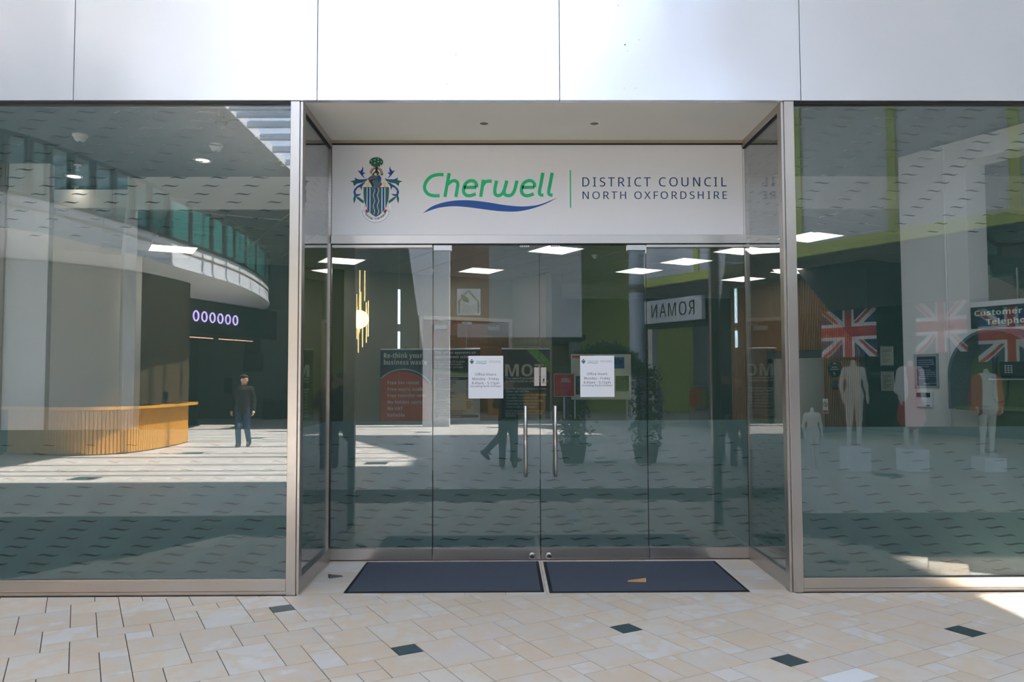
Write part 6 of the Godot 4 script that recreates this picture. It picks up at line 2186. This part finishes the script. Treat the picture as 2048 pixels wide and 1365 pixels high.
func kiosk() -> void:
	var t := thing("kiosk_counter", "curved sunlit timber slat counter under the balcony edge", "counter", Vector3(-9, 0, 6.8))
	var line := smooth_curve([Vector2(-11.2, 5.7), Vector2(-10.3, 5.38), Vector2(-9.6, 5.22), Vector2(-8.95, 5.35), Vector2(-8.52, 5.95), Vector2(-8.40, 7.2), Vector2(-8.5, 8.8)], 12)
	var core := begin()
	ribbon(core, line, 0.0, 1.0, 0.06)
	obj("core", core, M.shop_warm, t)
	var travel := 0.0
	for i in range(line.size() - 1):
		var a: Vector2 = line[i]
		var b: Vector2 = line[i + 1]
		var d := (b - a).normalized()
		var n := Vector2(d.y, -d.x)
		while travel < (b - a).length():
			var p := a + d * travel + n * 0.045
			var st := begin()
			box(st, Vector3(p.x, 0.50, p.y), Vector3(0.062, 0.96, 0.03), Basis(Vector3(d.x, 0, d.y), Vector3.UP, Vector3(d.x, 0, d.y).cross(Vector3.UP)), 0.004)
			obj("slat", st, M.kiosk_timber, t)
			travel += 0.076
		travel -= (b - a).length()
	var top := begin()
	ribbon(top, line, 1.0, 1.07, 0.55)
	obj("counter_top", top, M.kiosk_timber, t)
	var foot := begin()
	ribbon(foot, line, 0.0, 0.05, 0.10)
	obj("plinth", foot, M.charcoal, t)
	var mn := thing("till_screen", "small dark till screen standing on the curved timber counter", "screen", Vector3(-8.55, 1.07, 7.6))
	obj("stand", slab(Vector3(-8.60, 1.07, 7.55), Vector3(-8.50, 1.09, 7.70), 0.004), M.black_plastic, mn)
	obj("neck", slab(Vector3(-8.56, 1.09, 7.60), Vector3(-8.54, 1.18, 7.64), 0.003), M.black_plastic, mn)
	obj("panel", slab(Vector3(-8.57, 1.16, 7.48), Vector3(-8.545, 1.36, 7.78), 0.004), M.black_plastic, mn)

func pendant_cluster() -> void:
	var t := thing("pendant_light", "cluster of hanging yellow glass tubes lit from within, before the dark green shopfront", "pendant light", Vector3(-3.97, 2.6, 7.3))
	var r := RandomNumberGenerator.new()
	r.seed = 14
	var tubes := [[-4.17, 2.62, 0.95], [-4.11, 2.78, 0.9], [-4.06, 2.40, 0.95], [-4.04, 2.95, 1.0], [-4.0, 3.05, 1.05], [-3.96, 2.55, 0.85], [-3.91, 3.85, 0.85], [-4.03, 3.9, 0.8], [-3.86, 2.68, 0.95], [-3.82, 2.86, 1.0], [-4.15, 3.3, 0.75], [-3.84, 3.2, 0.6]]
	for q in tubes:
		var z := 7.3 + r.randf_range(-0.15, 0.15)
		var st := begin()
		tube(st, [Vector3(q[0], q[1], z), Vector3(q[0], q[1] + q[2], z)], 0.015, 8)
		var o := obj("glass_tube", st, M.pendant_glow, t)
		var w := begin()
		tube(w, [Vector3(q[0], q[1] + q[2], z), Vector3(q[0], 9.05, z)], 0.003, 5)
		obj("wire", w, M.alu, o)
	var l := OmniLight3D.new()
	l.name = "tube_light"
	l.light_color = rgb(255, 226, 140)
	l.light_energy = 0.6
	l.omni_range = 20.0
	l.omni_attenuation = 2.0
	l.light_size = 0.25
	l.shadow_enabled = true
	t.add_child(l)
	l.position = Vector3(0.0, 0.7, -0.4)

func flower_arch() -> void:
	var t := thing("flower_arch", "tall artificial arch of green leaves and hanging violet blossom on two planters", "plant", Vector3(2.0, 0, 1.05))
	for x in [1.35, 2.78]:
		var pl := begin()
		lathe(pl, [Vector2(0.20, 0.0), Vector2(0.26, 0.34), Vector2(0.28, 0.36), Vector2(0.24, 0.36), Vector2(0.22, 0.33), Vector2(0.0, 0.33)], 20, Transform3D(Basis(), Vector3(x, 0, 1.05)))
		obj("planter", pl, M.planter, t)
	var path := []
	for i in 17:
		var a := PI - PI * i / 16.0
		path.append(Vector3(2.065 + 0.715 * cos(a), 1.55 + 0.62 * sin(a), 1.05))
	path.insert(0, Vector3(1.35, 0.3, 1.05))
	path.append(Vector3(2.78, 0.3, 1.05))
	var st := begin()
	tube(st, path, 0.03, 8)
	obj("stem", st, M.brown_panel, t)
	var leaf_st := begin()
	for s in [1.0, -1.0]:
		poly(leaf_st, [Vector3(0, 0, 0), Vector3(0.022 * s, 0.035, 0.006), Vector3(0.012 * s, 0.08, 0.0), Vector3(0, 0.10, -0.01)], Vector3.BACK)
	leaf_st.generate_normals()
	var leaf_mesh := leaf_st.commit()
	var petal_st := begin()
	for i in 3:
		var a := TAU * i / 3.0
		poly(petal_st, [Vector3.ZERO, Vector3(cos(a), sin(a), 0.25) * 0.026, Vector3(cos(a + 0.9), sin(a + 0.9), 0.25) * 0.028, Vector3(cos(a + 1.5), sin(a + 1.5), 0.0) * 0.016], Vector3.BACK)
	petal_st.generate_normals()
	var petal_mesh := petal_st.commit()
	var r := RandomNumberGenerator.new()
	r.seed = 31
	for kind in 2:
		var n := 5200 if kind == 0 else 3600
		var mm := MultiMesh.new()
		mm.transform_format = MultiMesh.TRANSFORM_3D
		mm.use_colors = true
		mm.mesh = leaf_mesh if kind == 0 else petal_mesh
		mm.instance_count = n
		for i in n:
			var p: Vector3
			var u := r.randf()
			if kind == 0:
				if u < 0.5:      # the round head over the arch
					var a := PI * r.randf()
					p = Vector3(2.0 + (0.45 + 0.42 * r.randf()) * cos(a), 1.72 + (0.22 + 0.42 * r.randf()) * sin(a), 1.05 + r.randf_range(-0.28, 0.28))
				else:
					p = Vector3((1.35 if u < 0.75 else 2.78) + r.randfn(0.0, 0.13), r.randf_range(0.3, 1.85), 1.05 + r.randfn(0.0, 0.13))
			else:
				var side := 1.32 if u < 0.5 else 2.82
				var strand := int(r.randi() % 14)
				var top := 1.35 + 0.5 * fposmod(strand * 0.37, 1.0)
				var drop := r.randf()
				p = Vector3(side + 0.24 * cos(strand * 2.1) + r.randfn(0.0, 0.03) * (1.2 - drop), top - drop * (0.7 + 0.5 * fposmod(strand * 0.61, 1.0)), 1.05 + 0.22 * sin(strand * 2.1) + r.randfn(0.0, 0.03))
			var b := Basis.from_euler(Vector3(r.randf() * TAU, r.randf() * TAU, r.randf() * TAU)).scaled(Vector3.ONE * r.randf_range(0.7, 1.2))
			mm.set_instance_transform(i, Transform3D(b, p - t.position))
			var c: Color
			if kind == 0:
				c = rgb(70, 96, 44).lerp(rgb(120, 140, 76), r.randf())
			else:
				c = rgb(120, 104, 160).lerp(rgb(214, 206, 226), r.randf())
			mm.set_instance_color(i, c.srgb_to_linear())
		var o := MultiMeshInstance3D.new()
		o.name = "foliage" if kind == 0 else "blossom"
		o.multimesh = mm
		o.material_override = M.leaf if kind == 0 else M.petal
		o.set_meta("kind", "stuff")
		t.add_child(o, true)

# ------------------------------------------------------------------ people, seen only in the glass
func people() -> void:
	# joints are given facing away from the mall's far end (-z): hip, knee, ankle, then shoulder, elbow, wrist of each side
	person("man in a dark jacket and blue jeans walking with his head turned aside", Vector3(-6.46, 0, 7.21), 0.0, 1.0, -1.25, "jacket_black", "jeans",
		[Vector3(-0.09, 0.92, 0), Vector3(-0.10, 0.50, -0.07), Vector3(-0.10, 0.09, -0.02)], [Vector3(0.09, 0.92, 0), Vector3(0.10, 0.50, -0.02), Vector3(0.10, 0.13, 0.16)],
		[Vector3(-0.19, 1.43, 0), Vector3(-0.26, 1.15, 0.03), Vector3(-0.27, 0.90, -0.04)], [Vector3(0.19, 1.43, 0), Vector3(0.26, 1.15, 0.03), Vector3(0.27, 0.90, -0.03)])
	person("photographer in dark jeans standing before the doors with both hands raised to a camera", Vector3(0.06, 0, 0.34), 0.0, 0.97, 0.0, "jacket_black", "jeans_dark",
		[Vector3(-0.09, 0.92, 0), Vector3(-0.11, 0.50, -0.02), Vector3(-0.12, 0.09, 0.0)], [Vector3(0.09, 0.92, 0), Vector3(0.11, 0.50, -0.02), Vector3(0.12, 0.09, 0.01)],
		[Vector3(-0.19, 1.42, 0), Vector3(-0.24, 1.20, -0.12), Vector3(-0.10, 1.52, -0.19)], [Vector3(0.19, 1.42, 0), Vector3(0.24, 1.20, -0.12), Vector3(0.10, 1.52, -0.19)], true)
	var c := thing("camera", "black camera held up by the photographer in dark jeans", "camera", Vector3(0.03, 1.5, 0.10))
	obj("body", slab(Vector3(-0.06, 1.60, 0.055), Vector3(0.08, 1.70, 0.115), 0.012), M.black_plastic, c)
	var ln := begin()
	lathe(ln, [Vector2(0.034, 0.0), Vector2(0.034, 0.02), Vector2(0.03, 0.026), Vector2(0.0, 0.022)], 20, Transform3D(Basis(Vector3.RIGHT, Vector3.FORWARD, Vector3.UP), Vector3(0.0, 1.645, 0.055)))
	obj("lens", ln, M.black_plastic, c)
	var hp := begin()
	span(hp, Vector3(-0.025, 1.69, 0.06), Vector3(0.035, 1.725, 0.105), 0.01)
	obj("viewfinder_hump", hp, M.black_plastic, c)
	person("passer-by in blue jeans in mid-stride behind the photographer", Vector3(0.02, 0, 1.25), -PI / 2, 1.0, 0.0, "jacket_black", "jeans",
		[Vector3(-0.08, 0.92, 0), Vector3(-0.08, 0.50, -0.16), Vector3(-0.08, 0.10, -0.14)], [Vector3(0.08, 0.92, 0), Vector3(0.08, 0.52, 0.10), Vector3(0.08, 0.20, 0.42)],
		[Vector3(-0.18, 1.42, 0), Vector3(-0.23, 1.15, 0.10), Vector3(-0.23, 0.94, -0.02)], [Vector3(0.18, 1.42, 0), Vector3(0.23, 1.14, -0.08), Vector3(0.22, 0.94, -0.22)])

func person(label: String, at: Vector3, turn: float, k: float, look: float, top: String, legs: String, ll: Array, rl: Array, la: Array, ra: Array, gripping := false) -> void:
	var t := thing("person", label, "person", at)
	var xf := Transform3D(Basis(Vector3.UP, turn).scaled(Vector3(k, k, k)), at)
	var neck := Vector3(0, 1.50, 0.01)
	var hc := Vector3(0, 1.66, -0.015)
	var hb := Basis(Vector3.UP, look)
	var hx := xf * Transform3D(hb, Vector3(0, 0, 0))
	var st := begin()
	var bones := [
		[Vector3(0, 1.34, 0.0), Vector3(0, 1.14, 0.0), 0.135, 0.12, Vector3(0.78, 1, 1.1)], [Vector3(0, 1.12, 0), Vector3(0, 0.95, 0), 0.12, 0.135, Vector3(0.8, 1, 1.1)],
		[Vector3(-0.15, 1.41, 0), Vector3(0.15, 1.41, 0), 0.062, 0.062], [Vector3(0, 1.42, 0.0), neck + Vector3(0, 0.06, -0.005), 0.062, 0.052]]
	for l in [ll, rl]:
		bones.append([l[0], l[1], 0.088, 0.058])
		bones.append([l[1], l[2], 0.056, 0.038])
		bones.append([l[2], l[2] + Vector3(0, -0.05, -0.12), 0.036, 0.026])
	for l in [la, ra]:
		bones.append([l[0], l[1], 0.05, 0.040])
		bones.append([l[1], l[2], 0.040, 0.027])
	body_mesh(st, bones, 0.02, 0.035, xf)
	# head: skull, jaw, nose, brow, ears
	body_mesh(st, [[hc + Vector3(0, 0.03, 0.005), hc + Vector3(0, 0.02, 0.02), 0.086, 0.088], [hc + Vector3(0, -0.03, -0.03), hc + Vector3(0, -0.085, -0.045), 0.062, 0.042], [hc + Vector3(0, 0.012, -0.088), hc + Vector3(0, -0.028, -0.108), 0.010, 0.015],
		[hc + Vector3(-0.034, 0.026, -0.076), hc + Vector3(0.034, 0.026, -0.076), 0.016, 0.016], [hc + Vector3(-0.088, 0.0, 0.01), hc + Vector3(-0.090, -0.035, 0.005), 0.014, 0.010], [hc + Vector3(0.088, 0.0, 0.01), hc + Vector3(0.090, -0.035, 0.005), 0.014, 0.010],
		[hc + Vector3(0, -0.06, 0.02), neck + Vector3(0, 0.0, 0.0), 0.05, 0.052]], 0.0075, 0.018, hx)
	# hands: a palm, four fingers of unequal length bent at the knuckle, a thumb from the side
	for s in [-1.0, 1.0]:
		var l: Array = la if s < 0.0 else ra
		var w: Vector3 = l[2]
		var d: Vector3 = (l[2] - l[1]).normalized()
		if gripping:
			d = Vector3(-s * 0.35, 0.55, -0.75).normalized()
		var across: Vector3 = Vector3(0, 0, -1) if not gripping else Vector3(-s * 0.2, 0.8, 0.5).normalized()
		across = (across - d * across.dot(d)).normalized()
		var inward: Vector3 = d.cross(across) * s
		if inward.x * s > 0.0 and not gripping:
			inward = -inward
		var hand := [[w, w + d * 0.055, 0.026, 0.026, Vector3.ONE], [w + d * 0.05 + across * 0.022, w + d * 0.085 + across * 0.026, 0.016, 0.014], [w + d * 0.05 - across * 0.02, w + d * 0.08 - across * 0.024, 0.016, 0.013]]
		var lens := [0.070, 0.078, 0.072, 0.056]
		for f in 4:
			var o := across * (0.030 - f * 0.0195)
			var kn: Vector3 = w + d * (0.088 - absf(f - 1.2) * 0.004) + o
			var m: Vector3 = kn + (d * 0.85 + inward * 0.5).normalized() * lens[f] * 0.48
			hand.append([kn, m, 0.0088, 0.008])
			hand.append([m, m + (d * 0.45 + inward * 0.9).normalized() * lens[f] * 0.5, 0.008, 0.0066])
		var th: Vector3 = w + d * 0.022 + across * 0.026
		hand.append([th, th + (d * 0.7 + across * 0.75 + inward * 0.3).normalized() * 0.036, 0.0115, 0.010])
		hand.append([th + (d * 0.7 + across * 0.75 + inward * 0.3).normalized() * 0.036, th + (d * 0.7 + across * 0.75 + inward * 0.3).normalized() * 0.036 + (d * 0.9 + inward * 0.4).normalized() * 0.03, 0.010, 0.0075])
		body_mesh(st, hand, 0.0045, 0.008, xf)
	obj("body", st, M.skin, t)
	# face details
	var ey := begin()
	for s in [-1.0, 1.0]:
		body_mesh(ey, [[hc + Vector3(0.032 * s, 0.008, -0.083), hc + Vector3(0.034 * s, 0.008, -0.083), 0.0095, 0.0095]], 0.0035, 0.002, hx)
	obj("eyes", ey, M.eye_white, t)
	var pu := begin()
	for s in [-1.0, 1.0]:
		body_mesh(pu, [[hc + Vector3(0.032 * s, 0.008, -0.0895), hc + Vector3(0.0325 * s, 0.008, -0.0895), 0.005, 0.005]], 0.0025, 0.001, hx)
	obj("pupils", pu, M.hair_brown, t)
	var lp := begin()
	body_mesh(lp, [[hc + Vector3(-0.02, -0.062, -0.085), hc + Vector3(0.02, -0.062, -0.085), 0.006, 0.006], [hc + Vector3(-0.006, -0.062, -0.089), hc + Vector3(0.006, -0.062, -0.089), 0.007, 0.007]], 0.003, 0.004, hx)
	obj("mouth", lp, M.lips, t)
	var hr := begin()
	body_mesh(hr, [[hc + Vector3(0, 0.052, 0.002), hc + Vector3(0, 0.035, 0.03), 0.086, 0.09], [hc + Vector3(0, 0.0, 0.05), hc + Vector3(0, -0.04, 0.05), 0.065, 0.05], [hc + Vector3(-0.05, 0.075, -0.055), hc + Vector3(0.05, 0.075, -0.055), 0.030, 0.030]], 0.010, 0.02, hx)
	obj("hair", hr, M.hair_brown, t)
	# clothes
	var jk := begin()
	var jb := [[Vector3(0, 1.36, 0.0), Vector3(0, 1.12, 0.0), 0.158, 0.142, Vector3(0.8, 1, 1.1)], [Vector3(0, 1.12, 0), Vector3(0, 0.90, 0), 0.142, 0.158, Vector3(0.82, 1, 1.1)], [Vector3(-0.15, 1.42, 0), Vector3(0.15, 1.42, 0), 0.076, 0.076], [Vector3(0, 1.45, 0.005), neck, 0.072, 0.068]]
	for l in [la, ra]:
		jb.append([l[0], l[1], 0.070, 0.058])
		jb.append([l[1], l[1].lerp(l[2], 0.93), 0.058, 0.044])
	body_mesh(jk, jb, 0.018, 0.035, xf)
	obj("jacket", jk, M[top], t)
	var jn := begin()
	var lb := [[Vector3(-0.05, 0.94, 0), Vector3(0.05, 0.94, 0), 0.125, 0.125, Vector3(0.95, 1, 1.1)]]
	for l in [ll, rl]:
		lb.append([l[0], l[1], 0.105, 0.076])
		lb.append([l[1], l[2] + Vector3(0, -0.01, 0.0), 0.074, 0.060])
	body_mesh(jn, lb, 0.018, 0.035, xf)
	obj("jeans", jn, M[legs], t)
	for l in [ll, rl]:
		var sh := begin()
		var down: Vector3 = (l[2] - l[1]).normalized()
		var fwd := (Vector3.FORWARD - down * down.dot(Vector3.FORWARD)).normalized()
		if l[2].y < 0.12:
			down = Vector3.DOWN
			fwd = Vector3.FORWARD
		var heel: Vector3 = l[2] + down * 0.045
		body_mesh(sh, [[heel + fwd * -0.03, heel + fwd * 0.09, 0.045, 0.042], [heel + fwd * 0.09, heel + fwd * 0.155 + down * 0.004, 0.042, 0.032], [heel, l[2] + down * -0.02, 0.045, 0.045]], 0.012, 0.02, xf)
		obj("shoe", sh, M.shoe, t)
